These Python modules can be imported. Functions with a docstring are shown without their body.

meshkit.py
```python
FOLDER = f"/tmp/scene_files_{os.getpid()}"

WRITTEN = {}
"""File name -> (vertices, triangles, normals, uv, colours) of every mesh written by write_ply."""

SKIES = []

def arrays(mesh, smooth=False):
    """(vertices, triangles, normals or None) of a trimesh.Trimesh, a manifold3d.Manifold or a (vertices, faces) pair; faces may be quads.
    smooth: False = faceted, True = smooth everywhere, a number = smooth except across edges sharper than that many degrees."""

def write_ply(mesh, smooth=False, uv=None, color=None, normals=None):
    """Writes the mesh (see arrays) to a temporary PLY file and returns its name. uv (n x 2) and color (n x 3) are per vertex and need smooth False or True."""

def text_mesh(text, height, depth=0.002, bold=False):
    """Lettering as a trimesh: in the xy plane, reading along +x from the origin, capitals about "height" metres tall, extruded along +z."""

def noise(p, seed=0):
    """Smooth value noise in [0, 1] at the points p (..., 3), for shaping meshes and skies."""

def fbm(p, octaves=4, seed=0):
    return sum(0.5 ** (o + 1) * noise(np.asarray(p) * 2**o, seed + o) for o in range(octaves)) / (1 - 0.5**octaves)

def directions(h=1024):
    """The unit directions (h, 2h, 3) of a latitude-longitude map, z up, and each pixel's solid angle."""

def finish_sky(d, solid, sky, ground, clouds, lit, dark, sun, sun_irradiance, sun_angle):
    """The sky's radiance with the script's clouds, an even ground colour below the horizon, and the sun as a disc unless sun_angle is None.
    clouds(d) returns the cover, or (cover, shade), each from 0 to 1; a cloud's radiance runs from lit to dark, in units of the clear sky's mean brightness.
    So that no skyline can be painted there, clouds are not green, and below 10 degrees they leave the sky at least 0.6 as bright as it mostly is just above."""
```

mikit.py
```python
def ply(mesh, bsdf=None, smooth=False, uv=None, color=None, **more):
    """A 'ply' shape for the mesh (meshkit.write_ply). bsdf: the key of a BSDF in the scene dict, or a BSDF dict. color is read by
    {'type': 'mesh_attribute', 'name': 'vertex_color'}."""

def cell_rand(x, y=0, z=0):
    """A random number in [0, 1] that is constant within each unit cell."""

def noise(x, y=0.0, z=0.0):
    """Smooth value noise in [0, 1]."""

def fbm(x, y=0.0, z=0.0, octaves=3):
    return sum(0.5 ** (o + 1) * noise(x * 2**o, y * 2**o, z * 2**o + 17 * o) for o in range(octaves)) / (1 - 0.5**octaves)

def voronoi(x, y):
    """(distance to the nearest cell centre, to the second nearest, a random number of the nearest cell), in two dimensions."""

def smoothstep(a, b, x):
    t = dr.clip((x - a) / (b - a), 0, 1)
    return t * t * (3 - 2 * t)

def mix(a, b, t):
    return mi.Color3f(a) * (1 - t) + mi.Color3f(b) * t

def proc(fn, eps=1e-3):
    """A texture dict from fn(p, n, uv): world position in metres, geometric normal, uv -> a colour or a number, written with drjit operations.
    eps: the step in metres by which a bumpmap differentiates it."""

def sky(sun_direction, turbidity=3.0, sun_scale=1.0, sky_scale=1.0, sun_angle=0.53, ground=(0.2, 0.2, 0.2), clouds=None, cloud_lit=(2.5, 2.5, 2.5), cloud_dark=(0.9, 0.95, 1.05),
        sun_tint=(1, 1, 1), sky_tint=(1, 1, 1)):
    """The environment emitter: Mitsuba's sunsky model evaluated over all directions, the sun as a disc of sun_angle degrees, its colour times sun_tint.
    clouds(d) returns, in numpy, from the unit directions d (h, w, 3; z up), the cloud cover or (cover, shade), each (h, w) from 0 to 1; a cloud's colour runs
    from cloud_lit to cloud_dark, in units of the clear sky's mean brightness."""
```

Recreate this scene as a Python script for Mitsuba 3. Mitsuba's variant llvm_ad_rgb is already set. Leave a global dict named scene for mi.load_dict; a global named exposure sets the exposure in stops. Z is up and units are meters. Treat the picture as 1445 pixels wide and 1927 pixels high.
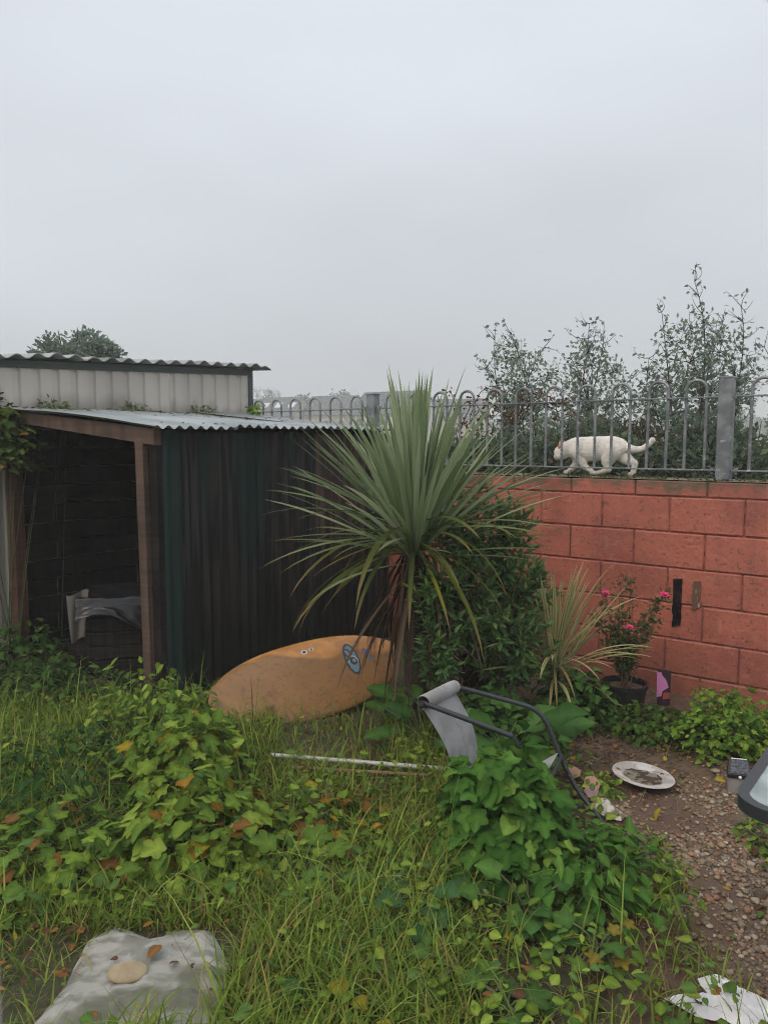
import math, random
import numpy as np, trimesh, manifold3d as m3
import drjit as dr
import mitsuba as mi
import mikit, meshkit
from mikit import ply, proc, noise, fbm, smoothstep, mix
from shapely.geometry import Polygon, Point
from shapely import contains_xy

T = mi.ScalarTransform4f
scene, labels = {}, {}
RNG = np.random.default_rng(7)
random.seed(7)

# ------------------------------------------------------------------ camera, sky, exposure
CAM = np.array([0.0, 0.0, 1.6])
PITCH = math.radians(5.27)
scene['camera'] = {'type': 'thinlens', 'fov': 53.1, 'fov_axis': 'x', 'near_clip': 0.01, 'far_clip': 2500.0,
                   'aperture_radius': 0.0008, 'focus_distance': 4.3,
                   'to_world': T().look_at(origin=CAM.tolist(), target=[0, math.cos(PITCH), 1.6 - math.sin(PITCH)], up=[0, 0, 1])}
exposure = 2.0


def overcast(d):
    z = np.clip(d[..., 2], 0, 1)
    shade = (1 - z) * (2 / 3) / 0.7
    n = meshkit.fbm(np.stack([d[..., 0] * 2.2, d[..., 1] * 2.2, d[..., 2] * 5.0], -1) + 3, 4, seed=5)
    n2 = meshkit.fbm(d * 7.0 + 9, 3, seed=11)
    return np.ones_like(z), np.clip(shade + (n - 0.5) * 0.5 + (n2 - 0.5) * 0.05, 0, 1)


scene['sky'] = mikit.sky((-0.45, -0.55, 0.75), turbidity=4, sun_scale=0.26, sun_angle=34, clouds=overcast, cloud_lit=(2.56, 2.74, 3.00), cloud_dark=(1.44, 1.53, 1.66), ground=(0.12, 0.13, 0.1))

# ------------------------------------------------------------------ frames of the plot
P0 = np.array([2.23, 4.46, 0.0])           # the wall's front face at the right edge of the view
V = np.array([-0.788, 0.615, 0.0])         # along the wall, to the left and away
U = np.array([0.615, 0.788, 0.0])          # square to the wall, away from the camera
Z = np.array([0, 0, 1.0])
K = np.array([-1.285, 4.4, 0.0])           # the shed's near corner


def ground_z(x, y):
    x, y = np.asarray(x, float), np.asarray(y, float)
    p = np.stack([x, y, np.zeros_like(x)], -1)
    g = 0.05 * (meshkit.fbm(p * 1.7, 3, seed=3) - 0.5) + 0.02 * (meshkit.fbm(p * 9, 2, seed=4) - 0.5)
    rise = 0.045 * np.clip((y - 3.2) / 1.5, 0, 1) * np.clip((0.3 - x) / 0.8, 0, 1)
    near = np.clip((9 - np.hypot(x, y)) / 2, 0, 1)
    return (g + rise) * near


def frame(o, ex, ey, ez):
    M = np.eye(4)
    M[:3, 0], M[:3, 1], M[:3, 2], M[:3, 3] = ex, ey, ez, o
    return M


WALL = frame(P0, V, U, Z)                   # (along, depth, up) of the wall
SHED = frame(K, U, V, Z)                    # (along the eave, along the verge, up); left-handed, so meshes are turned by xf


def xf(mesh, M):
    m = mesh.copy()
    m.apply_transform(M)
    return m


# ------------------------------------------------------------------ mesh helpers
def box(c, s, bevel=0.0):
    c, s = np.asarray(c, float), np.asarray(s, float)
    if bevel <= 0:
        m = trimesh.creation.box(s)
    else:
        h = s / 2
        pts = []
        for sx in (-1, 1):
            for sy in (-1, 1):
                for sz in (-1, 1):
                    q = np.array([sx, sy, sz])
                    for k in range(3):
                        e = h - bevel
                        e[k] = h[k]
                        pts.append(q * e)
        m = trimesh.convex.convex_hull(np.array(pts))
    m.apply_translation(c)
    return m


def tube(path, r, sides=8, cap=True):
    path = np.asarray(path, float)
    n = len(path)
    r = np.broadcast_to(np.asarray(r, float), (n,))
    tan = np.gradient(path, axis=0)
    tan /= np.linalg.norm(tan, axis=1, keepdims=True) + 1e-12
    up = np.array([0, 0, 1.0]) if abs(tan[0][2]) < 0.9 else np.array([1.0, 0, 0])
    a = np.cross(tan[0], up)
    a /= np.linalg.norm(a)
    vs = []
    ang = np.arange(sides) / sides * 2 * np.pi
    for i in range(n):
        a = a - tan[i] * (a @ tan[i])
        a /= np.linalg.norm(a) + 1e-12
        b = np.cross(tan[i], a)
        vs.append(path[i] + r[i] * (np.cos(ang)[:, None] * a + np.sin(ang)[:, None] * b))
    v = np.vstack(vs)
    f = []
    for i in range(n - 1):
        for k in range(sides):
            p, q = i * sides + k, i * sides + (k + 1) % sides
            f += [[p, q, q + sides], [p, q + sides, p + sides]]
    if cap:
        v = np.vstack([v, path[0], path[-1]])
        c0, c1 = n * sides, n * sides + 1
        for k in range(sides):
            f += [[c0, (k + 1) % sides, k], [c1, (n - 1) * sides + k, (n - 1) * sides + (k + 1) % sides]]
    return trimesh.Trimesh(v, np.array(f), process=False)


def spline(pts, n=24):
    from scipy.interpolate import CubicSpline
    pts = np.asarray(pts, float)
    t = np.r_[0, np.cumsum(np.linalg.norm(np.diff(pts, axis=0), axis=1))]
    return CubicSpline(t, pts)(np.linspace(0, t[-1], n))


def rounded(pts, r=0.06, n=6):
    """A path with its inner corners rounded by short arcs (quadratic)."""
    pts = [np.asarray(p, float) for p in pts]
    out = [pts[0]]
    for a, b, c in zip(pts, pts[1:], pts[2:]):
        p, q = b + (a - b) / np.linalg.norm(a - b) * r, b + (c - b) / np.linalg.norm(c - b) * r
        for t in np.linspace(0, 1, n):
            out.append((1 - t) ** 2 * p + 2 * t * (1 - t) * b + t * t * q)
    return np.array(out + [pts[-1]])


def cat(ms):
    return trimesh.util.concatenate([m for m in ms])


def grid_faces(nu, nv):
    i, j = np.meshgrid(np.arange(nu - 1), np.arange(nv - 1), indexing='ij')
    a = (i * nv + j).ravel()
    return np.vstack([np.c_[a, a + nv, a + nv + 1], np.c_[a, a + nv + 1, a + 1]])


def sheet(pts, thick=None):
    """A grid of points (nu, nv, 3) as a mesh; with thick, a closed shell moved along the mean normal."""
    pts = np.asarray(pts, float)
    nu, nv = pts.shape[:2]
    f = grid_faces(nu, nv)
    v = pts.reshape(-1, 3)
    if thick is None:
        return trimesh.Trimesh(v, f, process=False)
    m = trimesh.Trimesh(v, f, process=False)
    w = v - m.vertex_normals * thick
    k = len(v)
    idx = np.arange(k).reshape(nu, nv)
    rim = np.r_[idx[:, 0], idx[-1, 1:], idx[-2::-1, -1], idx[0, -2:0:-1]]
    nxt = np.roll(rim, -1)
    side = np.vstack([np.c_[rim, rim + k, nxt], np.c_[nxt, rim + k, nxt + k]])
    m = trimesh.Trimesh(np.vstack([v, w]), np.vstack([f, f[:, ::-1] + k, side]), process=False)
    trimesh.repair.fix_normals(m)
    return m


def ico(c, r, sub=1, scale=(1, 1, 1)):
    m = trimesh.creation.icosphere(subdivisions=sub, radius=1.0)
    m.apply_scale(np.asarray(scale) * r)
    m.apply_translation(c)
    return m


# ------------------------------------------------------------------ the scene's book-keeping
def key_of(name):
    if name not in scene and name not in labels:
        return name
    k = 1
    while f'{name}_{k:03d}' in scene or f'{name}_{k:03d}' in labels:
        k += 1
    return f'{name}_{k:03d}'


def thing(name, label, category, group=None, kind=None):
    k = key_of(name)
    labels[k] = {'label': label, 'category': category}
    if group:
        labels[k]['group'] = group
    if kind:
        labels[k]['kind'] = kind
    return k


def add(parent, name, mesh, bsdf, smooth=False, label=None, kind=None, **kw):
    k = key_of(parent + '__' + name)
    scene[k] = ply(mesh, bsdf, smooth=smooth, **kw)
    if label or kind:
        labels[k] = {}
        if label:
            labels[k]['label'] = label
        if kind:
            labels[k]['kind'] = kind
    return k


def solo(name, label, category, mesh, bsdf, smooth=False, kind=None, group=None, **kw):
    k = thing(name, label, category, group, kind)
    scene[k] = ply(mesh, bsdf, smooth=smooth, **kw)
    return k


def structure(name, mesh, bsdf, smooth=False, **kw):
    scene[name] = ply(mesh, bsdf, smooth=smooth, **kw)
    labels[name] = {'kind': 'structure', 'label': name.replace('_', ' ')}


# ------------------------------------------------------------------ materials
def mat(key, base, rough=0.7, two=True, **kw):
    b = {'type': 'principled', 'base_color': base if isinstance(base, dict) else {'type': 'rgb', 'value': list(base)}, 'roughness': rough, **kw}
    scene[key] = {'type': 'twosided', 'bsdf': b} if two else b


def bump(key, base, fn, scale, rough=0.7, eps=1e-3, **kw):
    b = {'type': 'principled', 'base_color': base if isinstance(base, dict) else {'type': 'rgb', 'value': list(base)}, 'roughness': rough, **kw}
    scene[key] = {'type': 'twosided', 'bsdf': {'type': 'bumpmap', 'arbitrary': proc(fn, eps), 'scale': scale, 'bsdf': b}}


VC = {'type': 'mesh_attribute', 'name': 'vertex_color'}
scene['leaf'] = {'type': 'principledthin', 'base_color': VC, 'roughness': 0.30, 'diff_trans': 0.7, 'eta': 1.45}
scene['far_leaf'] = {'type': 'principledthin', 'base_color': VC, 'roughness': 0.5, 'diff_trans': 1.0, 'eta': 1.4}
scene['dry_leaf'] = {'type': 'principledthin', 'base_color': VC, 'roughness': 0.7, 'diff_trans': 0.4}
mat('vc_matt', VC, 0.75)
mat('vc_wet', VC, 0.32)
bump('bark', proc(lambda p, n, uv: mix((0.075, 0.06, 0.047), (0.03, 0.025, 0.02), fbm(p.x * 40, p.y * 40, p.z * 25))), lambda p, n, uv: fbm(p.x * 50, p.y * 50, p.z * 90), 0.01, 0.85)
mat('stem_green', (0.07, 0.09, 0.03), 0.6)
mat('stem_red', (0.10, 0.05, 0.035), 0.6)


def wall_paint(p, n, uv):
    a = (p.x - 2.23) * -0.788 + (p.y - 4.46) * 0.615
    g = fbm(a * 6, p.z * 6, 0.3, octaves=4)
    fine = noise(a * 160, p.z * 160)
    pit = smoothstep(0.80, 0.9, noise(a * 70, p.z * 70, 4.0))
    c = mix((0.41, 0.124, 0.086), (0.31, 0.092, 0.068), smoothstep(0.35, 0.7, g))
    c = mix(c, (0.46, 0.145, 0.10), smoothstep(0.55, 0.85, fbm(a * 2.1, p.z * 2.6, 8.0)) * 0.5)
    c = c * (0.88 + 0.24 * fine)
    c = mix(c, (0.13, 0.055, 0.045), pit * 0.55)
    run = smoothstep(0.60, 0.80, fbm(a * 16, p.z * 1.1, 5.0)) * smoothstep(0.5, 1.3, p.z)
    c = mix(c, (0.20, 0.075, 0.055), run * 0.45)
    c = mix(c, (0.40, 0.22, 0.17), smoothstep(0.72, 0.80, fbm(a * 26, p.z * 26, 9.0)) * 0.3)
    damp = smoothstep(0.45, 0.0, p.z + 0.3 * (g - 0.5))
    c = mix(c, (0.17, 0.085, 0.05), damp * 0.35)
    grime = smoothstep(1.27, 1.36, p.z + 0.16 * (fbm(a * 9, p.z * 3) - 0.5))
    return mix(c, (0.115, 0.095, 0.06), grime * 0.85)


def wall_bump(p, n, uv):
    a = (p.x - 2.23) * -0.788 + (p.y - 4.46) * 0.615
    return noise(a * 130, p.z * 130) * 0.6 + noise(a * 48, p.z * 48, 2.0)


bump('block_paint', proc(wall_paint), wall_bump, 0.0024, 0.55)


def mortar_col(p, n, uv):
    a = (p.x - 2.23) * -0.788 + (p.y - 4.46) * 0.615
    g = fbm(a * 22, p.z * 22)
    c = mix((0.14, 0.055, 0.042), (0.34, 0.11, 0.08), smoothstep(0.38, 0.66, g))
    return mix(c, (0.07, 0.065, 0.04), smoothstep(1.2, 1.34, p.z))


mat('mortar', proc(mortar_col), 0.9)


def moss_col(p, n, uv):
    g = fbm(p.x * 12, p.y * 12, p.z * 12)
    c = mix((0.17, 0.15, 0.125), (0.075, 0.085, 0.03), smoothstep(0.42, 0.6, g))
    return mix(c, (0.14, 0.16, 0.035), smoothstep(0.62, 0.78, fbm(p.x * 30, p.y * 30)) * 0.6)


bump('mossy_coping', proc(moss_col), lambda p, n, uv: fbm(p.x * 60, p.y * 60), 0.006, 0.95)


def galv(p, n, uv):
    g = fbm(p.x * 14, p.y * 14, p.z * 14)
    c = mix((0.15, 0.165, 0.18), (0.24, 0.255, 0.27), smoothstep(0.35, 0.65, g))
    return mix(c, (0.52, 0.53, 0.54), smoothstep(0.68, 0.76, fbm(p.x * 40, p.y * 40, p.z * 40)) * 0.6)


mat('galvanised', proc(galv), 0.5, metallic=0.25)


def timber(base, dark, sc=1.0):
    def fn(p, n, uv):
        a, b = p.x * 60 + p.y * 40, p.z * 3
        h = (p.x + p.y) * 4
        g = noise(a * sc, b * sc) * 0.6 + 0.4 * noise(h, p.z * 70 * sc)
        w = fbm(p.x * 5, p.y * 5, p.z * 5)
        return mix(base, dark, smoothstep(0.25, 0.8, g * 0.6 + w * 0.5))
    return fn


mat('brown_timber', proc(timber((0.115, 0.07, 0.052), (0.055, 0.034, 0.026))), 0.75)
mat('red_timber', proc(timber((0.13, 0.055, 0.04), (0.07, 0.032, 0.025))), 0.75)
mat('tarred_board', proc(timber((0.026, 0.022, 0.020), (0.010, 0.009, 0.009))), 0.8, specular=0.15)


def cladding_col(p, n, uv):
    s = (p.x + 1.285) * 0.615 + (p.y - 4.4) * 0.788
    streak = fbm(s * 34, p.z * 1.6, 1.0)
    c = mix((0.012, 0.013, 0.0135), (0.034, 0.034, 0.033), smoothstep(0.4, 0.75, streak))
    c = mix(c, (0.012, 0.033, 0.029), smoothstep(0.55, 0.7, noise(s * 7 + 0.35, 3.0, p.z * 0.5)) * 0.7)
    c = mix(c, (0.045, 0.028, 0.021), smoothstep(0.6, 0.8, fbm(s * 12, p.z * 2.2, 6.0)) * 0.5)
    return mix(c, (0.010, 0.013, 0.008), smoothstep(0.9, 0.2, p.z) * 0.75)


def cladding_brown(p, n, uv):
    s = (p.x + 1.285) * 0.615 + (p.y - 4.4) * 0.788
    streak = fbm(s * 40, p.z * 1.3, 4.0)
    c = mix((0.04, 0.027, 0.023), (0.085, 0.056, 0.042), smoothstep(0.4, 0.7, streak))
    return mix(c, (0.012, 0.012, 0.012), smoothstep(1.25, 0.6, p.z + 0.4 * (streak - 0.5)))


mat('black_cladding', proc(cladding_col), 0.6, specular=0.2)
mat('brown_cladding', proc(cladding_brown), 0.6, specular=0.2)
mat('green_cladding', (0.016, 0.036, 0.032), 0.6, specular=0.2)


def roof_col(p, n, uv):
    s = (p.x + 1.285) * 0.615 + (p.y - 4.4) * 0.788
    t = (p.x + 1.285) * -0.788 + (p.y - 4.4) * 0.615
    g = fbm(s * 5, t * 2, 0)
    c = mix((0.33, 0.36, 0.37), (0.22, 0.25, 0.25), smoothstep(0.35, 0.7, g))
    return mix(c, (0.12, 0.15, 0.10), smoothstep(0.55, 0.75, fbm(s * 9, t * 9, 4)) * smoothstep(0.6, 1.7, t) * 0.8)


mat('zinc_roof', proc(roof_col), 0.35, metallic=0.35)


def beige_col(p, n, uv):
    g = fbm(p.x * 3, p.y * 3, p.z * 0.7)
    c = mix((0.62, 0.56, 0.50), (0.53, 0.475, 0.425), smoothstep(0.4, 0.7, g))
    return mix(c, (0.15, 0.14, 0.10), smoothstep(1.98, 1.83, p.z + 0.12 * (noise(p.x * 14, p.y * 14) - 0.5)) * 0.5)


mat('beige_metal', proc(beige_col), 0.5)
mat('roof_cement', proc(lambda p, n, uv: mix((0.30, 0.31, 0.31), (0.17, 0.18, 0.18), smoothstep(0.4, 0.65, fbm(p.x * 8, p.y * 8, p.z * 8)))), 0.8)
mat('dark_trim_and_shade', (0.07, 0.085, 0.08), 0.6)


def soil(p, n, uv):
    g = fbm(p.x * 5, p.y * 5)
    f = fbm(p.x * 45, p.y * 45, 3.0)
    c = mix((0.062, 0.043, 0.027), (0.12, 0.08, 0.05), smoothstep(0.3, 0.7, f))
    c = mix(c, (0.10, 0.055, 0.036), smoothstep(0.45, 0.65, g) * 0.6)
    c = mix(c, (0.035, 0.05, 0.016), smoothstep(0.9, 0.5, p.x + 0.5 * (g - 0.5)) * 0.75)
    far = smoothstep(6.0, 8.5, dr.sqrt(p.x * p.x + p.y * p.y))
    return mix(c, mix((0.06, 0.085, 0.03), (0.11, 0.11, 0.05), smoothstep(0.4, 0.65, fbm(p.x * 0.15, p.y * 0.15))), far)


bump('soil', proc(soil), lambda p, n, uv: fbm(p.x * 60, p.y * 60), 0.012, 0.8)


def gravel_base(p, n, uv):
    a, b, w = mikit.voronoi(p.x * 75, p.y * 75)
    edge = smoothstep(0.03, 0.22, b - a)
    c = mix((0.115, 0.076, 0.048), (0.19, 0.14, 0.095), w)
    c = mix((0.04, 0.026, 0.02), c, edge)
    return mix(c, (0.095, 0.055, 0.036), smoothstep(0.45, 0.66, fbm(p.x * 4.2, p.y * 4.2, 2.0)) * 0.9)


mat('gravel_base', proc(gravel_base), 0.6)
mat('black_metal', (0.028, 0.032, 0.037), 0.38)
mat('black_plastic', (0.02, 0.02, 0.022), 0.3)
mat('grey_fabric', proc(lambda p, n, uv: mix((0.31, 0.305, 0.31), (0.235, 0.235, 0.225), smoothstep(0.35, 0.7, fbm(p.x * 16, p.y * 16, p.z * 16))) * (0.9 + 0.2 * noise(p.x * 400, p.y * 400, p.z * 400))), 0.8)


# ------------------------------------------------------------------ leaves
def leaf_mesh(kind, seed=0, n=4):
    """A leaf about one unit long along +y, its upper side towards +z."""
    rng = np.random.default_rng(seed)
    curl, fold = rng.uniform(0.1, 0.5), rng.uniform(0.08, 0.3)
    if kind in ('lance', 'ovate', 'heart', 'grass', 'big'):
        t = np.linspace(0, 1, n + 1)
        w = {'lance': 0.15 * np.sin(np.pi * t ** 0.8) ** 0.9, 'ovate': 0.31 * np.sin(np.pi * t ** 0.72) ** 0.8, 'grass': 0.022 * (1 - t ** 2), 'heart': 0.42 * np.sin(np.pi * np.clip(t * 0.9 + 0.1, 0, 1) ** 0.62) ** 0.75,
             'big': 0.34 * np.sin(np.pi * np.clip(t * 0.96 + 0.04, 0, 1) ** 0.8) ** 0.7}[kind]
        wave = rng.uniform(-1, 1, n + 1) * (0.06 if kind in ('big', 'heart') else 0.03)
        y = t - 0.12 * curl * t ** 2
        z = -curl * 0.5 * t ** 2 + 0.08 * t
        v, f = [], []
        for k in range(n + 1):
            v += [[-w[k], y[k], z[k] + fold * w[k] + wave[k]], [0, y[k], z[k]], [w[k], y[k], z[k] + fold * w[k] - wave[k]]]
        for k in range(n):
            a = 3 * k
            f += [[a, a + 1, a + 4], [a, a + 4, a + 3], [a + 1, a + 2, a + 5], [a + 1, a + 5, a + 4]]
        if kind == 'heart':
            v = np.array(v)
            v[0, 1] -= 0.12
            v[2, 1] -= 0.12
        return trimesh.Trimesh(np.array(v, float), np.array(f), process=False)
    # lobed: a fan round the leaf's base point
    m = 17
    pts = [[0, 0, 0]]
    for k in range(m):
        a = math.radians(-140 + 280 * k / (m - 1))
        r = (0.50 + 0.11 * math.cos(5.15 * a) + 0.03 * (k % 2)) * (1.12 - 0.30 * abs(a) / 2.4) * rng.uniform(0.94, 1.06)
        x, y = math.sin(a) * r, math.cos(a) * r + 0.30
        pts.append([x, y, fold * abs(x) - curl * 0.6 * (y - 0.3) * abs(y - 0.3) - 0.25 * x * x + rng.uniform(-0.03, 0.03)])
    pts[0] = [0, 0.22, 0]
    f = [[0, k + 1, k] for k in range(1, m)]
    f.append([0, 1, m])
    f = np.array(f)
    return trimesh.Trimesh(np.array(pts), f, process=False)


_LEAF = {}


def leaf_variants(kind, k=3):
    if kind not in _LEAF:
        _LEAF[kind] = [leaf_mesh(kind, s, {'big': 6, 'heart': 5, 'lance': 4, 'grass': 4}.get(kind, 4)) for s in range(k)]
    return _LEAF[kind]


def leaf_tint(mesh):
    """How the pigment runs over one leaf: a pale midrib, a slightly darker blade."""
    x = np.abs(mesh.vertices[:, 0])
    return 1.0 + 0.34 * np.exp(-(x / 0.05) ** 2) - 0.12 * np.clip(x / 0.3, 0, 1)


_LPLY = {}


def leaf_ply(kind, var, col, bsdf='leaf'):
    kk = (kind, var, tuple(col), bsdf)
    if kk not in _LPLY:
        m = leaf_variants(kind)[var]
        c = np.tile(np.asarray(col, float), (len(m.vertices), 1))
        c *= leaf_tint(m)[:, None]
        _LPLY[kk] = ply(m, bsdf, smooth=False, color=c)
    return _LPLY[kk]


def leaf_frames(p, d, up, size, rng):
    """Matrices for leaves at p, pointing along d with their upper side towards up."""
    d = d / (np.linalg.norm(d, axis=1, keepdims=True) + 1e-9)
    x = np.cross(d, up)
    x /= np.linalg.norm(x, axis=1, keepdims=True) + 1e-9
    z = np.cross(x, d)
    M = np.tile(np.eye(4), (len(p), 1, 1))
    M[:, :3, 0], M[:, :3, 1], M[:, :3, 2], M[:, :3, 3] = x * size[:, None], d * size[:, None], z * size[:, None], p
    return M


def bake_leaves(Ms, kind, vi, cols):
    vs, fs, cs, k = [], [], [], 0
    for var, m in enumerate(leaf_variants(kind)):
        sel = np.nonzero(vi == var)[0]
        if not len(sel):
            continue
        v = np.einsum('kij,nj->kni', Ms[sel][:, :3, :3], m.vertices) + Ms[sel][:, None, :3, 3]
        f = m.faces[None] + (np.arange(len(sel)) * len(m.vertices))[:, None, None] + k
        vs.append(v.reshape(-1, 3))
        fs.append(f.reshape(-1, 3))
        cs.append(np.repeat(cols[sel], len(m.vertices), axis=0) * np.tile(leaf_tint(m), len(sel))[:, None])
        k += v.shape[0] * v.shape[1]
    return trimesh.Trimesh(np.vstack(vs), np.vstack(fs), process=False), np.vstack(cs)


def put_leaves(key, Ms, kind, rng, palette, weights, most=60, bsdf='leaf', jitter=0.25, part='leaf', tone=None):
    """The leaves nearest the camera become parts of their own, the rest one mesh."""
    n = len(Ms)
    vi = rng.integers(0, 3, n)
    ci = rng.choice(len(palette), n, p=np.asarray(weights) / np.sum(weights))
    pal = np.asarray(palette, float)
    size = np.linalg.norm(Ms[:, :3, 1], axis=1)
    score = size / np.linalg.norm(Ms[:, :3, 3] - CAM, axis=1)
    order = np.argsort(-score)
    for i in order[:most]:
        k = key_of(f'{key}__{part}')
        scene[k] = {**leaf_ply(kind, int(vi[i]), pal[ci[i]], bsdf), 'to_world': T(Ms[i])}
    rest = order[most:]
    if len(rest):
        cols = pal[ci[rest]] * (1 + rng.uniform(-jitter, jitter, (len(rest), 1)))
        if tone is not None:
            cols = cols * tone[rest][:, None]
        m, c = bake_leaves(Ms[rest], kind, vi[rest], cols)
        k = key_of(key + '__foliage')
        scene[k] = ply(m, bsdf, color=np.clip(c, 0.005, 0.9))
        labels[k] = {'kind': 'stuff'}


GREEN = [(0.175, 0.265, 0.042), (0.115, 0.195, 0.036), (0.25, 0.34, 0.058), (0.115, 0.205, 0.055)]
DARK = [(0.055, 0.125, 0.03), (0.08, 0.17, 0.04), (0.04, 0.09, 0.024), (0.11, 0.21, 0.05)]
YELL = [(0.30, 0.24, 0.03), (0.32, 0.17, 0.03), (0.20, 0.10, 0.035)]


def rand_unit(rng, n):
    v = rng.normal(size=(n, 3))
    return v / np.linalg.norm(v, axis=1, keepdims=True)


def mound(name, label, category, c, r, n, kind, size, palette, weights, seed, most=50, stems=14, droop=0.5, hollow=0.45, stem='stem_green', lump=0.35):
    """A leafy plant: leaves over and through a lumpy half-ellipsoid, on stems that rise from its foot."""
    rng = np.random.default_rng(seed)
    key = thing(name, label, category)
    c, r = np.asarray(c, float), np.asarray(r, float)
    c[2] += float(ground_z(c[0], c[1]))
    d = rand_unit(rng, n)
    d[:, 2] = np.abs(d[:, 2]) ** 0.8
    d /= np.linalg.norm(d, axis=1, keepdims=True)
    f = 1 + lump * 2 * (meshkit.fbm(d * 2.4 + seed, 3, seed=seed) - 0.5)
    rad = rng.uniform(hollow ** 2, 1, n) ** 0.5 * f
    p = c + d * r * rad[:, None]
    out = d * [1, 1, 0.3]
    ld = out + rng.normal(scale=0.45, size=(n, 3)) + np.array([0, 0, -droop])
    up = d + np.array([0, 0, 0.9]) + rng.normal(scale=0.3, size=(n, 3))
    s = rng.uniform(size[0], size[1], n) * np.where(rad > 0.75 * f, 1.0, 0.85)
    Ms = leaf_frames(p, ld, up, s, rng)
    other = {'lobed': 'heart', 'heart': 'lobed', 'ovate': 'lance'}[kind]
    mixed = rng.uniform(0, 1, n) < 0.3
    put_leaves(key, Ms[~mixed], kind, rng, palette, weights, int(most * 0.75))
    put_leaves(key, Ms[mixed], other, rng, palette, weights, most - int(most * 0.75))
    ts = []
    for i in range(stems):
        e = c + d[i] * r * f[i] * 0.95
        b = c + np.array([rng.normal() * r[0] * 0.25, rng.normal() * r[1] * 0.25, 0])
        b[2] = float(ground_z(b[0], b[1])) - 0.02
        mid = (b + e) / 2 + np.array([0, 0, 0.18 * r[2]])
        ts.append(tube(spline([b, mid, e], 7), np.linspace(0.005, 0.002, 7), 5))
    if ts:
        add(key, 'stems', cat(ts), stem, smooth=True, kind='stuff')
    return key


# ------------------------------------------------------------------ ground
def lines(lo, hi, step, far):
    a = np.arange(lo, hi + 1e-6, step)
    out = [far * (1 - k / 12) ** 2.2 for k in range(12)]
    return np.r_[[lo - x for x in out], a, [hi + x for x in out[::-1]]]


gx, gy = lines(-4.5, 4.5, 0.06, 320.0), lines(0.6, 8.4, 0.06, 320.0)
GX, GY = np.meshgrid(gx, gy, indexing='ij')
structure('ground', sheet(np.stack([GX, GY, ground_z(GX, GY)], -1)), 'soil', smooth=True)


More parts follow.
